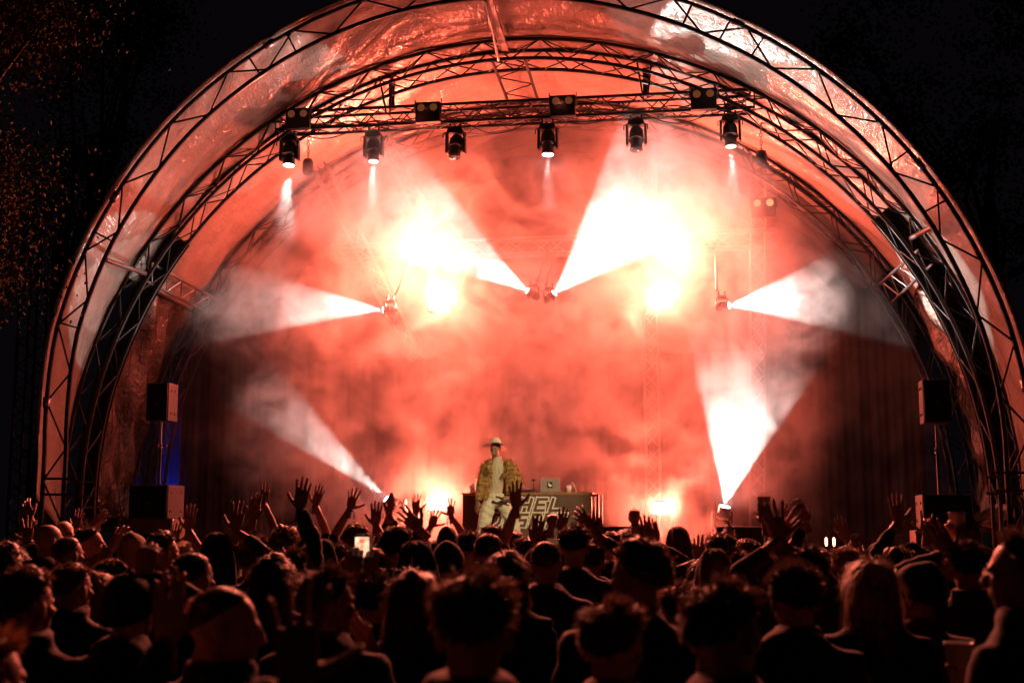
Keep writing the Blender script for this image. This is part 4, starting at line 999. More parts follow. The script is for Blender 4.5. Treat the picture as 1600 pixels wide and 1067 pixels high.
# ------------------------------------------------------------------ things held up
def held(name, key, side, build, lab, cat):
    p, M = HANDPOS[(key, side)]; t = build(Vector(p), M)
def phone():
    a, b = HANDPOS[('p11', 'L')][0], HANDPOS[('p11', 'R')][0]; c = Vector((a + b) / 2); c = at(566, 862, c.y + .02)
    t = thing('phone', c, 'black phone held overhead, its screen showing the red stage', 'phone')
    q = MB(); q.box(c, (.078, .009, .160)); wpart('case', q, 'housing', t, bevel=.004)
    m, nt_, b_ = nmat('phone_screen'); N, L = nt_.nodes, nt_.links
    tc = N.new('ShaderNodeTexCoord'); ns = N.new('ShaderNodeTexNoise'); ns.inputs['Scale'].default_value = 28; L.new(tc.outputs['Object'], ns.inputs['Vector'])
    rp = N.new('ShaderNodeValToRGB'); rp.color_ramp.elements[0].position = .38; rp.color_ramp.elements[0].color = (.75, .10, .04, 1); rp.color_ramp.elements[1].position = .6; rp.color_ramp.elements[1].color = (1, .72, .45, 1)
    L.new(ns.outputs['Fac'], rp.inputs['Fac']); L.new(rp.outputs['Color'], b_.inputs['Emission Color']); b_.inputs['Emission Strength'].default_value = 1.5
    q = MB(); q.box(c + Vector((0, -.0052, .022)), (.066, .0012, .092)); sc_ = wpart('screen', q, 'phone_screen', t)
    emat('screen_white', (1, .95, .85), 1.2); emat('screen_yellow', (1, .8, .3), .8)
    q = MB(); R = rotx(PI / 2); q.lathe([(.009, 0), (.009, .001)], 16, c + Vector((.018, -.0058, -.048)), R); wpart('shutter_button', q, 'screen_white', t)
    for z, wd in ((-.034, .02), (-.046, .012), (-.060, .022)):
        q = MB(); q.box(c + Vector((-.012, -.0052, z)), (wd, .001, .004)); wpart('menu_bar', q, 'screen_yellow', t)
phone()
def cup(key, side, lab, m, tiltx=0, up=.03, s=1.0):
    p, M = HANDPOS[(key, side)]; c = Vector(p)
    t = thing('drinking_cup', c, lab, 'cup', 'cups held by the crowd')
    R = rotx(tiltx)
    q = MB(); q.lathe([(.030 * s, -.05 * s), (.041 * s, .065 * s), (.0425 * s, .066 * s), (.0425 * s, .070 * s), (.039 * s, .069 * s), (.029 * s, -.044 * s)], 20, c + Vector((0, 0, up)), R); wpart('wall', q, m, t, True)
mat('cup_grey', (.35, .36, .34), .4, 0, .1, 20)
cup('p76', 'R', 'white cup raised left of the crossed hands', 'plastic_white')
cup('p29', 'L', 'tilted grey cup by the dark cap in front of the right curtain', 'cup_grey', .9)
cup('p79', 'R', 'pale cup held high before the right speaker', 'plastic_white')
cup('p28', 'L', 'pale cup held low at the bottom right by the glasses wearer', 'plastic_white', s=1.1)
p_, M_ = HANDPOS[('p75', 'L')]
t = thing('phone', Vector(p_), 'small pale phone raised right of the crossed hands', 'phone')
q = MB(); q.box(Vector(p_) + Vector((0, 0, .03)), (.072, .009, .14), R=roty(-.5)); wpart('case', q, 'plastic_white', t, bevel=.003)
q = MB(); q.box(Vector(p_) + Vector((0, .006, .03)), (.064, .002, .125), R=roty(-.5)); wpart('screen', q, 'lens_off', t)
# wristbands
def band(key, side, lab):
    p, M = HANDPOS[(key, side)]; c = Vector(np.array(p) - M @ np.array((0, .035, .075)) - M @ np.array((0, 0, .012)))
    t = thing('wristband', c, lab, 'wristband', 'festival wristbands'); q = MB(); Vx = M
    q.tube([np.array(c) + M @ np.array((.031 * math.cos(a), .025 * math.sin(a), 0)) for a in np.linspace(0, 2 * PI, 17)], .006, 6, cap=False); wpart('ribbon', q, 'cloth_wine', t, True)
    s = -1 if side == 'R' else 1
    q = MB(); q.tube([np.array(c) + np.array((s * .03, 0, 0)), np.array(c) + np.array((s * .05, 0, -.03)), np.array(c) + np.array((s * .045, 0, -.075))], [.003, .004, .005], 5); wpart('ribbon_tail', q, 'cloth_wine', t, True)
band('p45', 'R', 'wristband ribbon on the tilted hand behind the tallest hand'); band('p46', 'L', 'wristband ribbon on the open hand with its thumb out'); band('p56', 'R', 'wristband ribbon on the hand against the floor panel'); band('p68', 'R', 'wristband ribbon on the lone clenched fist')
for i in range(len(PEOPLE)):
    for j in range(i):
        a, b = PEOPLE[i], PEOPLE[j]; dd = math.hypot(a[1] - b[1], a[2] - b[2])
        if dd < .34: print('CLOSE', a[0], b[0], round(dd, 2))
print('HEIGHTS', [(a[0], round(a[3], 2)) for a in PEOPLE if a[3] < 1.5 or a[3] > 1.92])
# ------------------------------------------------------------------ performer
def performer():
    Y = 20.0
    P = lambda px, py, dy=0.0: np.array(at(px, py, Y + dy))
    foot = P(778, 872); foot[2] = DECK
    root = thing('person', Vector(foot), 'performer on stage in pale wide hat, fringed jacket and white trousers, holding a microphone', 'person')
    b0 = foot
    body = MB()
    hd = P(774, 701) ; R = rotz(PI - .18) @ rotx(-.12) @ roty(-.08)
    q = MB()
    hv, hf = HEADS[2]; body.add(hv @ R.T * 1.02 + hd, hf)
    body.tube([P(774, 722), P(775, 740), P(776, 775)], [.08, .09, .09], 12, flat=.65, up=(0, 1, 0))
    arms = {'R': [P(759, 727), P(751, 753, -.08), P(746.5, 784, -.12)], 'L': [P(800, 728), P(811, 757, -.05), P(796, 777, -.24)]}
    for s, (S, E_, W) in arms.items():
        body.tube([S, E_, W], [.045, .04, .029], 12)
        pose = 'relaxed' if s == 'R' else 'fist'; hv, hf = HANDS[pose]; hv = hv * 1.06
        if s == 'L': hv = hv * np.array((-1, 1, 1)); hf = [f[::-1] for f in hf]
        z_ = (W - E_) / np.linalg.norm(W - E_)
        if s == 'L': z_ = np.array((-.9, -.35, -.15)); z_ /= np.linalg.norm(z_)
        pn = np.array((.5, .8, 0)) if s == 'R' else np.array((0, .6, -.6))
        x_ = np.cross(pn, z_); x_ /= np.linalg.norm(x_); y_ = np.cross(z_, x_); M = np.stack((x_, y_, z_), 1)
        body.add(hv @ M.T + W, hf)
        if s == 'L': mic = (W + M @ np.array((0, .03, .075)), x_)
    wpart('body', body, 'skin_b', root, True)
    # shirt and open jacket
    q = MB(); q.tube([P(772, 781), P(774, 765, .01), P(776, 745, .0), P(778, 729, 0), P(778, 720, .0), P(776, 714, 0)], [.125, .12, .135, .135, .085, .064], 16, flat=[.72, .7, .68, .62, .7, .9], up=(0, 1, 0))
    v, f = remesh(q, .014, 3); v = v + np.array((0, -1, 0)) * (pnoise(v * np.array((2.2, 1, 1)), 5, 45) * .006)[:, None]
    m = MB(); m.add(v, f); wpart('shirt', m, 'shirt', root, True)
    q = MB()
    # two front panels and the back, each a slab hugging the torso
    def panel(pts):  q.tube([np.array(p) for p, r in pts], [r for p, r in pts], 10, flat=.55, up=(0, 1, 0))
    panel([(P(765, 720, -.02), .07), (P(762, 733, -.07), .085), (P(760, 750, -.09), .085), (P(758, 768, -.09), .08), (P(756, 781, -.08), .07)])
    panel([(P(793, 720, -.02), .08), (P(796, 733, -.07), .095), (P(798, 750, -.09), .095), (P(798, 766, -.09), .085), (P(797, 777, -.08), .07)])
    q.tube([P(777, 718, .05), P(777, 735, .07), P(776, 760, .07), P(775, 780, .07)], [.12, .19, .18, .16], 14, flat=.45, up=(0, 1, 0))
    for s, (S, E_, W) in arms.items():
        q.tube([S + (0, 0, .01), S + (E_ - S) * .4, E_, E_ + (W - E_) * .5, E_ + (W - E_) * .92], [.082, .072, .060, .055, .05], 12)
    v, f = remesh(q, .014, 2); v = v + np.array((0, -1, 0)) * (pnoise(v, 9, 50) * .007)[:, None]
    m = MB(); m.add(v, f); jk = wpart('jacket', m, 'jacket_olive', root, True)
    # fringe along shoulders and sleeves
    fr = MB(); rng = np.random.default_rng(3); pts = []
    for s, (S, E_, W) in arms.items():
        o = -1 if s == 'R' else 1
        for t in np.linspace(0, .9, 46): p = S + (E_ - S) * t; pts.append((p + np.array((o * .065, -.02, .02)), o))
        for t in np.linspace(-.2, 1, 46): p = S + (np.array(P(777, 745, -.13)) - S) * t * .55; pts.append((p + np.array((0, -.07, -.03)), o * .3))
        for t in np.linspace(0, 1, 30): p = S + (np.array(P(777, 719)) - S) * t * .6; pts.append((p + np.array((0, -.05, .06)), o * .6))
    A = np.array([p for p, o in pts]) + rng.normal(0, .012, (len(pts), 3)); Nn = np.array([(o, -.4, .25) for p, o in pts]); Nn /= np.linalg.norm(Nn, axis=1)[:, None]
    strands(fr, A, Nn, np.tile((0, -.1, -1.0), (len(A), 1)), rng.uniform(.07, .16, len(A)), .007, 4, rng, curl=.1)
    tag(wpart('fringe', fr, 'jacket_olive', jk, True), kind='stuff')
    # trousers in a wide stance
    q = MB(); q.tube([P(774, 771), P(774, 778), P(774, 790)], [.145, .155, .13], 14, flat=.72, up=(0, 1, 0))
    q.tube([P(766, 784), P(761, 798, -.06), P(757, 818, -.1), P(753, 842, -.06), P(752, 867, -.02)], [.105, .115, .105, .10, .095], 14)
    q.tube([P(784, 784), P(793, 798, -.06), P(801, 815, -.1), P(806, 842, -.05), P(808, 867, 0)], [.105, .115, .105, .10, .095], 14)
    v, f = remesh(q, .016, 3); v = v + np.array((.5, -1, 0)) * (pnoise(v * np.array((1, 1, 1.8)), 21, 30) * .011 + pnoise(v * np.array((1, 1, 2)), 25, 70) * .004)[:, None]
    m = MB(); m.add(v, f); wpart('trousers', m, 'trousers_white', root, True)
    for px in (751, 809):
        c = P(px, 870); q = MB(); q.tube([(c[0], c[1] + .08, DECK + .05), (c[0], c[1], DECK + .055), (c[0], c[1] - .12, DECK + .04), (c[0], c[1] - .2, DECK + .028)], [.04, .047, .045, .025], 10, flat=[1, 1, .8, .7], up=(0, 0, 1)); wpart('shoe', q, 'housing', root, True)
    # hat: pinched crown and a wide drooping brim
    q = MB(); n, v = 40, []
    prof = [(.205, -.024), (.155, .0), (.105, .012), (.093, .02), (.090, .06), (.080, .105), (.06, .118), (.03, .112), (.002, .108)]
    for r, z in prof:
        for i in range(n):
            a = 2 * PI * i / n; dz = -.022 * math.sin(a) * (r / .185) ** 3 - .02 * math.cos(2 * a) * (r / .185) ** 3
            pin = 1 - .22 * (1 if z > .09 else 0) * abs(math.cos(a))
            v.append((r * math.cos(a) * pin, r * math.sin(a) * 1.12, z + dz))
    f = [(j * n + i, j * n + (i + 1) % n, (j + 1) * n + (i + 1) % n, (j + 1) * n + i) for j in range(len(prof) - 1) for i in range(n)]
    q.add(np.array(v) @ (rotz(.2) @ roty(.10) @ rotx(-.05)).T + hd + np.array((0, .0, .054)), f)
    ht = wpart('hat', q, 'hat_felt', root, True); so = ht.modifiers.new('thick', 'SOLIDIFY'); so.thickness = .006
    q = MB(); q.tube([np.array((.095 * math.cos(a), .107 * math.sin(a), .028)) @ (rotz(.2) @ roty(.10)).T + hd + np.array((0, 0, .054)) for a in np.linspace(0, 2 * PI, 25)], .012, 6, cap=False); wpart('hat_band', q, 'cloth_brown', ht, True)
    # sunglasses-dark eyes, brows and smile are small: modelled as lids and lips on the face
    q = MB()
    for s in (-1, 1): q.ball(np.array((s * .031, .088, .006)) @ R.T * 1.02 + hd, (.012, .009, .007), 10, 7)
    wpart('eyes', q, 'housing', root, True)
    q = MB(); q.tube([np.array((x, .1 - 3 * x * x, -.056 + 6 * x * x)) @ R.T * 1.02 + hd for x in np.linspace(-.024, .024, 7)], [.002, .004, .005, .005, .005, .004, .002], 6); wpart('smile', q, 'letters', root, True)
    c, ax = mic; ax = np.array((-.85, -.3, .35)); ax /= np.linalg.norm(ax)
    t = thing('microphone', Vector(c), 'handheld microphone gripped at the performer hip', 'microphone')
    q = MB(); q.tube([c - ax * .12, c, c + ax * .1], [.011, .014, .018], 10); wpart('handle', q, 'housing', t, True)
    q = MB(); q.ball(c + ax * .125, .027, 12, 9); wpart('mesh_head', q, 'chrome', t, True)
mat('shirt', (.55, .46, .36), .6, 0, .12, 8, .3, 40); mat('jacket_olive', (.30, .165, .05), .75, 0, .75, 22, .4, 60)
mat('trousers_white', (.66, .62, .52), .7, 0, .1, 6, .3, 30); mat('hat_felt', (.6, .57, .5), .75, 0, .1, 10, .2, 90)
performer()

# ------------------------------------------------------------------ DJ table with banner
YD = 21.0
pl, pr = at(723, 769, YD), at(924, 769, YD); zt_ = (pl.z + pr.z) / 2; xa, xb = pl.x, pr.x
dj = thing('dj_table', ((xa + xb) / 2, YD + .35, DECK), 'DJ table with a brown lettered banner behind the performer', 'table')
q = MB(); q.box(((xa + xb) / 2, YD + .36, zt_ - .02), (xb - xa + .04, .70, .035)); wpart('table_top', q, 'case_wood', dj, bevel=.006)
n, kk = 60, 10; v = []
for i in range(n + 1):
    for j in range(kk + 1):
        x = xa + (xb - xa) * i / n; z = DECK + .03 + (zt_ - .04 - DECK - .03) * j / kk
        v.append((x, YD + .006 * math.sin(i * .35) * (1 - .6 * j / kk) + .004 * math.sin(i * .9 + j), z))
q = MB(); q.add(v, [(i * (kk + 1) + j, (i + 1) * (kk + 1) + j, (i + 1) * (kk + 1) + j + 1, i * (kk + 1) + j + 1) for i in range(n) for j in range(kk)]); bn = wpart('banner', q, 'banner', dj, True)
for x in (xa + .02, xb - .02, xb + .10):
    for y in (YD + .06, YD + .66): rod('leg', (x, y, DECK), (x, y, zt_ - .03), .02, 'truss_black', dj, 8)
rod('frame_rail', (xb - .02, YD + .06, zt_ - .05), (xb + .10, YD + .06, zt_ - .05), .018, 'truss_black', dj, 8)
# outlined slanted letters: pale stroke with a dark core a little prouder
LET = {'E': [[(1, 1), (0, 1), (0, 0), (1, 0)], [(0, .5), (.85, .5)]], 'T': [[(0, 1), (1, 1)], [(.5, 1), (.5, 0)]], 'H': [[(0, 0), (0, 1)], [(1, 0), (1, 1)], [(0, .5), (1, .5)]],
       'L': [[(0, 1), (0, 0), (1, 0)]], 'D': [[(0, 0), (0, 1), (.7, 1), (1, .72), (1, .28), (.7, 0), (0, 0)]], 'S': [[(1, 1), (0, 1), (0, .5), (1, .5), (1, 0), (0, 0)]], 'R': [[(0, 0), (0, 1), (1, 1), (1, .5), (0, .5)], [(.45, .5), (1, 0)]]}
def letter(ch, x, z, wd, ht):
    for (hw, y, m, nm) in ((.043, YD - .016, 'letters', 'letter'), (.021, YD - .0245, 'banner', 'letter_core')):
        q = MB(); lift = 0.0
        for st_ in LET[ch]:
            for (a, b) in zip(st_, st_[1:]):
                lift += .0006        # crossing strokes never share a plane

                A = np.array((x + a[0] * wd + .32 * a[1] * ht, y - lift, z + a[1] * ht)); B = np.array((x + b[0] * wd + .32 * b[1] * ht, y - lift, z + b[1] * ht))
                u = (B - A) / np.linalg.norm(B - A); A = A - u * hw * .95; B = B + u * hw * .95; nn = np.array((-u[2], 0, u[0])) * hw
                q.add([A - nn, B - nn, B + nn, A + nn, A - nn + (0, .01, 0), B - nn + (0, .01, 0), B + nn + (0, .01, 0), A + nn + (0, .01, 0)], [(0, 1, 2, 3), (7, 6, 5, 4), (0, 4, 5, 1), (1, 5, 6, 2), (2, 6, 7, 3), (3, 7, 4, 0)])
        wpart(nm, q, m, bn)
s_ = 1 / (F / YD / 1.0)
for i, ch in enumerate('ETHEL'): p = at(765 + 23.6 * i, 797, YD); letter(ch, p.x, p.z, .145, .18)
for i, ch in enumerate('DESERT'): p = at(768 + 20.2 * i, 821, YD); letter(ch, p.x, p.z, .115, .18)
# on the table
def on_table(px): return at(px, 760, YD + .3).x
lx = on_table(861)
lp = thing('laptop', (lx, YD + .3, zt_), 'open silver laptop with a dark sticker on its lid', 'laptop')
q = MB(); q.box((lx, YD + .32, zt_ + .012), (.33, .23, .016)); wpart('keyboard_base', q, 'laptop', lp, bevel=.004)
ld = MB(); ld.box((lx, YD + .18, zt_ + .125), (.33, .009, .225), R=rotx(.18)); lid = wpart('lid', ld, 'laptop', lp, bevel=.006)
q = MB(); q.box((lx - .005, YD + .172, zt_ + .125), (.09, .004, .10), R=rotx(.18)); wpart('sticker', q, 'housing', lid)
q = MB(); q.ball((lx + .002, YD + .168, zt_ + .115), (.028, .003, .022), 10, 6); q.box((lx - .02, YD + .166, zt_ + .145), (.03, .003, .02)); wpart('sticker_print', q, 'letters', lid)
def small(name, px, lab, cat):
    x = on_table(px); return x, thing(name, (x, YD + .3, zt_), lab, cat)
x, t = small('table_microphone', 834, 'small dark microphone on a table stand left of the laptop', 'microphone')
rod('stem', (x, YD + .3, zt_), (x, YD + .3, zt_ + .2), .007, 'housing', t); rod('leg', (x, YD + .3, zt_ + .07), (x - .07, YD + .25, zt_), .006, 'housing', t); rod('leg', (x, YD + .3, zt_ + .07), (x + .07, YD + .25, zt_), .006, 'housing', t)
q = MB(); q.box((x, YD + .28, zt_ + .21), (.07, .04, .035)); wpart('head', q, 'housing', t, bevel=.008)
x, t = small('drinking_cup', 889, 'white cup on the DJ table right of the laptop', 'cup'); q = MB(); q.lathe([(.035, 0), (.044, .12), (.040, .12), (.032, .01)], 20, (x, YD + .3, zt_)); wpart('wall', q, 'plastic_white', t, True)
x, t = small('cable', 897, 'curved white cable looping down beside the cup on the DJ table', 'cable'); q = MB(); q.tube([(x - .06, YD + .3, zt_ + .13), (x - .03, YD + .3, zt_ + .17), (x, YD + .3, zt_ + .12), (x + .05, YD + .25, zt_ + .01)], .008, 7); wpart('lead', q, 'plastic_white', t, True)
for k, (px, hh_) in enumerate(((737, .13), (742, .17), (748, .15))):
    x, t = small('drinking_glass', px, ('left', 'tallest', 'right')[k] + ' of three drink glasses on the table end behind the performer', 'glass'); q = MB(); q.lathe([(.024, 0), (.033, hh_), (.030, hh_), (.022, .01)], 16, (x, YD + .25, zt_)); wpart('wall', q, 'plastic_white', t, True)
x, t = small('dj_mixer', 815, 'low black mixer desk on the DJ table behind the performer arm', 'mixer'); q = MB(); q.box((x, YD + .36, zt_ + .03), (.36, .34, .05)); mx = wpart('case', q, 'housing', t, bevel=.006)
for i in range(6):
    for j in range(3): q = MB(); q.lathe([(.012, 0), (.010, .022)], 10, (x - .14 + .056 * i, YD + .26 + .09 * j, zt_ + .055)); wpart('knob', q, 'chrome', mx)

# ------------------------------------------------------------------ speakers
def cabinet(name, px, py0, py1, Y, wd, dp, lab, cat, side, logo=False, tiltr=0):
    c0, c1 = at(px, py1, Y), at(px, py0, Y); z0, z1 = c0.z, c1.z; x = c0.x
    t = thing(name, (x, Y + dp / 2, z0), lab, cat)
    q = MB(); q.box((x, Y + dp / 2 + .02, (z0 + z1) / 2), (wd, dp, z1 - z0)); wpart('cabinet', q, 'cabinet', t, bevel=.012)
    q = MB(); q.box((x, Y + .006, (z0 + z1) / 2), (wd - .03, .02, z1 - z0 - .03)); wpart('grille', q, 'grille', t, bevel=.004)
    q = MB(); q.box((x, Y - .007, (z0 + z1) / 2 - .03), (.07, .006, .05)); wpart('badge', q, 'lamp_face', t)
    for zz in (z0 + .12, z1 - .12):
        for yy in (Y + .12, Y + dp - .1): q = MB(); q.lathe([(.02, 0), (.02, .012)], 10, (x + side * wd / 2, yy, zz), roty(PI / 2 * side)); wpart('cabinet_foot', q, 'housing', t)
    return x, z0, z1
def stack(pxs, pxt, sub, top, case, Y, side, nm):
    xs_, z0, z1 = cabinet('subwoofer', pxs, sub[0], sub[1], Y, .66, .62, 'black subwoofer cabinet standing at the %s end of the stage' % nm, 'speaker', side)
    xt, zt0, zt1 = cabinet('loudspeaker', pxt, top[0], top[1], Y + .05, .38, .36, 'black loudspeaker raised on a pole above the %s subwoofer' % nm, 'speaker', side)
    t = thing('speaker_pole', (xt, Y + .25, z1), 'thin pole carrying the %s loudspeaker' % nm, 'speaker pole')
    rod('lower_tube', (xt, Y + .25, z1), (xt, Y + .25, z1 + (zt0 - z1) * .6), .022, 'truss_black', t, 8); rod('upper_tube', (xt, Y + .25, z1 + (zt0 - z1) * .6), (xt, Y + .25, zt0), .016, 'chrome', t, 8)
    q = MB(); q.lathe([(.035, 0), (.035, .07)], 10, (xt, Y + .25, z1 + (zt0 - z1) * .58)); wpart('collar', q, 'chrome', t); q = MB(); q.box((xt + .06 * side, Y + .25, z1 + (zt0 - z1) * .62), (.09, .03, .03)); wpart('clamp_knob', q, 'chrome', t)
    zc1 = z0 - .004; zc0 = DECK
    t = thing('flight_case', (xs_, Y + .3, zc0), 'pale wooden flight case of amplifiers under the %s subwoofer' % nm, 'flight case')
    q = MB(); q.box((xs_, Y + .3, (zc0 + zc1) / 2), (.86, .66, zc1 - zc0)); fc = wpart('case', q, 'case_wood', t, bevel=.008)
    for k in range(2):
        zz = zc0 + .10 + k * .22
        if zz < zc1 - .08: q = MB(); q.box((xs_ - .05, Y - .036, zz), (.52, .012, .13)); wpart('amplifier_face', q, 'housing', fc, bevel=.003)
    for sx in (-1, 1):
        q = MB(); q.box((xs_ + sx * .425, Y - .034, (zc0 + zc1) / 2), (.03, .016, zc1 - zc0 - .01)); wpart('edge_trim', q, 'truss_alu', fc)
        q = MB(); q.ball((xs_ + sx * .425, Y - .03, zc1 - .02), .03, 8, 6); wpart('corner_ball', q, 'chrome', fc, True)
stack(230, 244, (757, 810), (598, 657), (812, 840), 19.25, 1, 'left')
stack(1482, 1466, (772, 828), (592, 660), (830, 850), 18.4, -1, 'right')
# stage extensions the stacks stand on
for x0, x1, Y, nm in ((-10.2, X0 - 6.61, 19.4, 'left'), (X0 + 6.61, 4.4, 18.6, 'right')):
    t = thing('side_platform', ((x0 + x1) / 2, Y, 0), 'dark platform under the %s speaker stack beside the stage' % nm, 'platform')
    q = MB(); q.box(((x0 + x1) / 2, Y + .1, DECK - .03), (x1 - x0, 1.7, .05)); wpart('deck_board', q, 'deck', t)
    for x in (x0 + .1, x1 - .1):
        for y in (Y - .6, Y + .8): rod('leg', (x, y, 0), (x, y, DECK - .05), .024, 'truss_alu', t)
# monitor wedges along the stage front
for px, w_, nm in ((462, .66, 'left of the raised hands'), (955, .62, 'right of the DJ table'), (1156, .66, 'in front of the right floor beam')):
    p = at(px, 830, 18.95); t = thing('stage_monitor', (p.x, 18.95, DECK), 'dark wedge monitor on the stage edge ' + nm, 'stage monitor', 'wedge monitors along the stage edge')
    h_ = .50; q = MB(); x = p.x
    q.add([(x - w_ / 2, 18.8, DECK), (x + w_ / 2, 18.8, DECK), (x + w_ / 2, 18.86, DECK + h_), (x - w_ / 2, 18.86, DECK + h_), (x - w_ / 2, 19.3, DECK), (x + w_ / 2, 19.3, DECK), (x + w_ / 2, 18.98, DECK + h_), (x - w_ / 2, 18.98, DECK + h_)], [(0, 1, 2, 3), (5, 4, 7, 6), (4, 0, 3, 7), (1, 5, 6, 2), (3, 2, 6, 7), (4, 5, 1, 0)]); wpart('cabinet', q, 'cabinet', t, bevel=.012)
    q = MB(); q.add([(x - w_ / 2 + .03, 19.29, DECK + .04), (x + w_ / 2 - .03, 19.29, DECK + .04), (x + w_ / 2 - .03, 19.0, DECK + h_ - .04), (x - w_ / 2 + .03, 19.0, DECK + h_ - .04)], [(0, 1, 2, 3)]); wpart('grille', q, 'grille', t)
    q = MB(); q.box((x, 18.825, DECK + .25), (.16, .012, .06)); wpart('handle_recess', q, 'housing', t)
p = at(1228, 824, 17.6); t = thing('display_board', (p.x, 17.6, 0), 'pale upright board catching light behind the crossed hands', 'board'); q = MB(); q.box((p.x, 17.6, p.z - .02), (.26, .02, .5), rz=.15); wpart('board', q, 'plastic_white', t, bevel=.004); rod('post', (p.x, 17.6, 0), (p.x, 17.6, p.z - .25), .02, 'truss_alu', t)
for k in range(4):
    for j in range(2): q = MB(); q.lathe([(.008, 0), (.008, .004)], 8, (p.x - .09 + .18 * j, 17.583, p.z - .2 + k * .12), rotx(PI / 2)); wpart('rivet', q, 'housing', t)
emat('small_red', (1, .25, .15), 12)
for px, nm in ((1291, 'left'), (1303, 'right')):
    p = at(px, 846, 18.6); t = thing('marker_lamp', (p.x, 18.6, p.z), '%s one of two tiny upright red lamps at the stage edge' % nm, 'lamp', 'tiny red lamps'); q = MB(); q.lathe([(.012, -.06), (.018, -.03), (.018, .04), (.006, .06)], 10, p); wpart('tube', q, 'small_red', t, True); rod('stem', (p.x, 18.6, DECK - .1), (p.x, 18.6, p.z - .05), .01, 'housing', t)

# ------------------------------------------------------------------ left side: tower, blue tarpaulin, foot frames
p = at(35, 800, 20.6)
box_truss('side_tower', (p.x, 20.6, 0), (p.x, 20.6, at(35, 330, 20.6).z), .34, .34, 34, 'truss_black', 'unlit truss tower standing at the far left of the stage', 'truss tower', None, .026, .01, (0, 1, 0), (1, 0, 0))
p = at(266, 700, 24.6)
o = drape('blue_tarpaulin', p.x - .3, p.x + .5, 24.6, 0.4, 5.2, 'blue lit tarpaulin strip behind the left loudspeaker pole', 'blue_tarp', .03, 9); o['category'] = 'tarpaulin'; del o['group']
t = thing('blue_floor_lamp', (p.x + .1, 24.1, DECK + .3), 'small blue floor lamp lighting the tarpaulin at left', 'lamp'); q = MB(); q.lathe([(.07, -.1), (.08, 0), (.085, .1), (.07, .1)], 14, t.location, rotx(-.5)); wpart('housing', q, 'housing', t, True); q = MB(); q.lathe([(.066, .09), (.06, .096)], 14, t.location, rotx(-.5)); wpart('lens', q, 'lens_off', t)
rod('bracket', t.location - Vector((0, 0, .3)), t.location, .012, 'housing', t)
spot('glow', Vector(t.location) + Vector((0, .06, .1)), (0.0, .35, 1), 30, (.05, .2, 1.0), 75, .6, .05, t)
for A, nm in ((a1, 0), (a2, 1)):
    Yf = Y1 if nm == 0 else Y2
    for th in (-PI / 2, PI / 2):
        e, i_ = arch_pt(th, RA - .05, Yf), arch_pt(th, RA - .6, Yf)
        for z in (2.55, 2.30): rod('foot_bar', (e.x, Yf - .02, z), (i_.x, Yf - .02, z), .022, 'truss_black', A)
        q = MB(); q.box(((e.x + i_.x) / 2, Yf, .03), (.9, .7, .06)); wpart('base_plate', q, 'truss_alu', A)

# front light on the performer, from a lamp on a stand among the audience behind the camera
t = thing('front_spot', (3.6, 7.0, 0), 'warm spotlight on a tall stand right of the audience', 'spotlight')
c = Vector((3.6, 7.0, 8.2)); aim = (Vector((-3.3, 20.2, 2.3)) - c).normalized()
q = MB(); q.lathe([(.09, .3), (.13, .25), (.14, -.1), (.16, -.3), (.15, -.3), (.13, -.12)], 18, c, rot_to(aim)); wpart('lamp_body', q, 'housing', t, True)
rod('mast', (3.6, 7.0, .5), (3.6, 7.0, 8.05), .03, 'truss_black', t, 8)
for a in (0, 2.09, 4.19): rod('leg', (3.6, 7.0, .9), (3.6 + .9 * math.cos(a), 7.0 + .9 * math.sin(a), .02), .02, 'truss_black', t)
spot('follow_beam', c + aim * .32, aim, 7500, (1.0, .72, .36), 11, .5, .05, t)
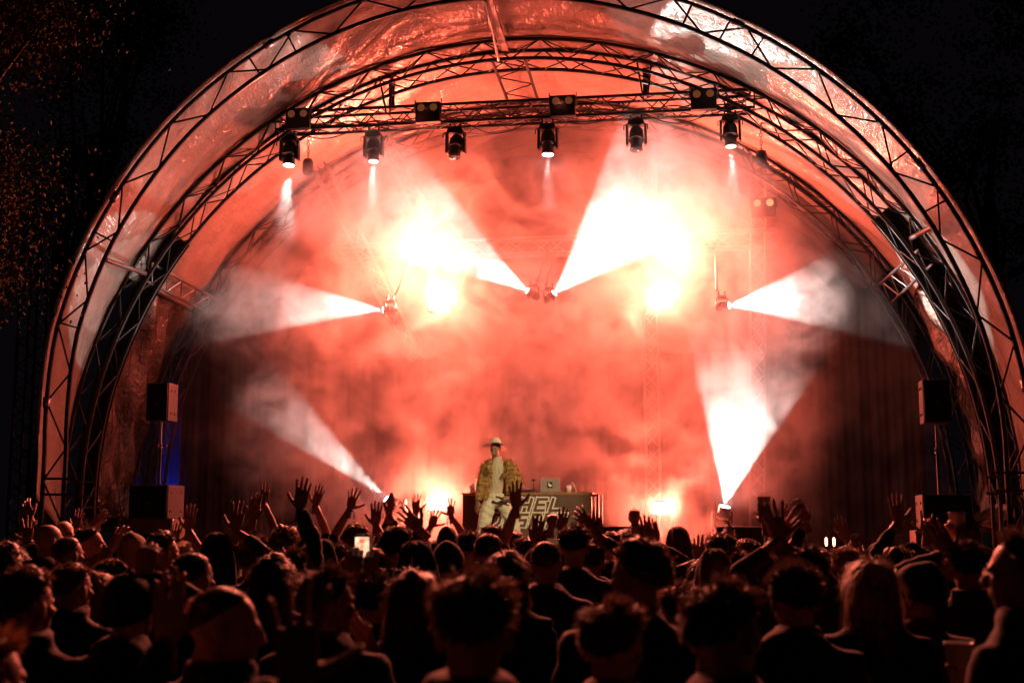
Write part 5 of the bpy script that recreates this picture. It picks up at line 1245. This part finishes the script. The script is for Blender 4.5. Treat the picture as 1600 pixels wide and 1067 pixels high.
# ------------------------------------------------------------------ trees
mat('bark', (.05, .035, .025), .9, 0, .3, 6, .6, 20); mat('leaf_dark', (.05, .042, .02), .95, 0, .5, 3, spec=.05); mat('leaf_dry', (.05, .036, .018), .95, 0, .4, 3, spec=.05); mat('leaf_green', (.06, .10, .02), .55, 0, .35, 4)
def tree(x, y, h, crowns, lab, m, seed, leaf=.11, per=130, hang=None):
    R_ = np.random.default_rng(seed); t = thing('tree', (x, y, 0), lab, 'tree', 'trees around the stage')
    q = MB(); n = 10
    tp = [(x + .12 * math.sin(i * .8 + seed), y + .1 * math.cos(i * .7), h * .62 * i / n) for i in range(n + 1)]
    q.tube(tp, [.32 * (1 - .065 * i) * (1.25 if i == 0 else 1) for i in range(n + 1)], 10); wpart('trunk', q, 'bark', t, True)
    fork = np.array(tp[-3]); lv, lf = [], []; cl = MB(); c0 = 0
    for (cx, cy_, cz, rx, ry, rz, nc) in crowns:
        for k in range(nc):
            u = R_.normal(size=3); u /= np.linalg.norm(u); c = np.array((cx, cy_, cz)) + u * np.array((rx, ry, rz)) * R_.uniform(.25, 1) ** .5
            if k % 5 == 0:
                m1 = (fork + c) / 2 + R_.normal(0, .3, 3); cl.tube([fork, m1, c], [.09, .05, .012], 6)
            pp = c + R_.normal(0, 1, (per, 3)) * np.array((.42, .42, .30)) * R_.uniform(.6, 1.25); d = R_.normal(size=(per, 3)); d[:, 2] -= .5; d /= np.linalg.norm(d, axis=1)[:, None]
            s = np.cross(d, R_.normal(size=(per, 3))); s /= np.linalg.norm(s, axis=1)[:, None]; L_ = leaf * R_.uniform(.6, 1.25, per)[:, None]
            nrm = np.cross(d, s)
            V = np.stack((pp, pp + d * L_ * .45 + s * L_ * .34 + nrm * L_ * .06, pp + d * L_, pp + d * L_ * .45 - s * L_ * .34 + nrm * L_ * .06), 1).reshape(-1, 3); lv.append(V)
            lf += [(c0 + 4 * i, c0 + 4 * i + 1, c0 + 4 * i + 2, c0 + 4 * i + 3) for i in range(per)]; c0 += 4 * per
    wpart('limbs', cl, 'bark', t, True)
    q = MB(); q.v = [np.concatenate(lv)]; q.n = c0; q.f = lf; q.mi = [0] * len(lf); wpart('crown', q, m, t)
c = at(170, 130, 25.5); tree(c.x - 1.0, 25.5, 13, [(c.x, 25.5, c.z, 1.7, 1.6, 2.2, 30), (c.x + .6, 25.0, c.z + 2.0, 1.4, 1.6, 1.5, 20), (at(110, 300, 25).x, 25, at(110, 300, 25).z, 1.0, 1.2, 1.3, 14)], 'dark leafy tree rising behind the left side of the arch', 'leaf_dry', 3, .10, 150)
c = at(30, 40, 12.0); tree(c.x - 1.5, 11.6, 9, [(c.x, 12, c.z + .1, .40, .7, .25, 8), (c.x - .6, 11.9, c.z + .3, .7, .9, .7, 12)], 'tree with lit branches in the top left corner', 'leaf_dark', 5, .06, 420)
c = at(25, 330, 15.0); tree(c.x - 1.2, 15.2, 8, [(c.x - .5, 15.0, c.z, .45, .8, 1.5, 18)], 'dim leafy tree along the left edge above the side tower', 'leaf_dark', 7, .065, 380)
c = at(1450, 120, 30); tree(c.x + 1.5, 31, 15, [(c.x, 30, c.z, 3.0, 2.0, 3.0, 40), (c.x + 3, 31, c.z - 2, 2.4, 2, 3, 26)], 'nearly black tree behind the right side of the arch', 'leaf_dark', 9, .13)
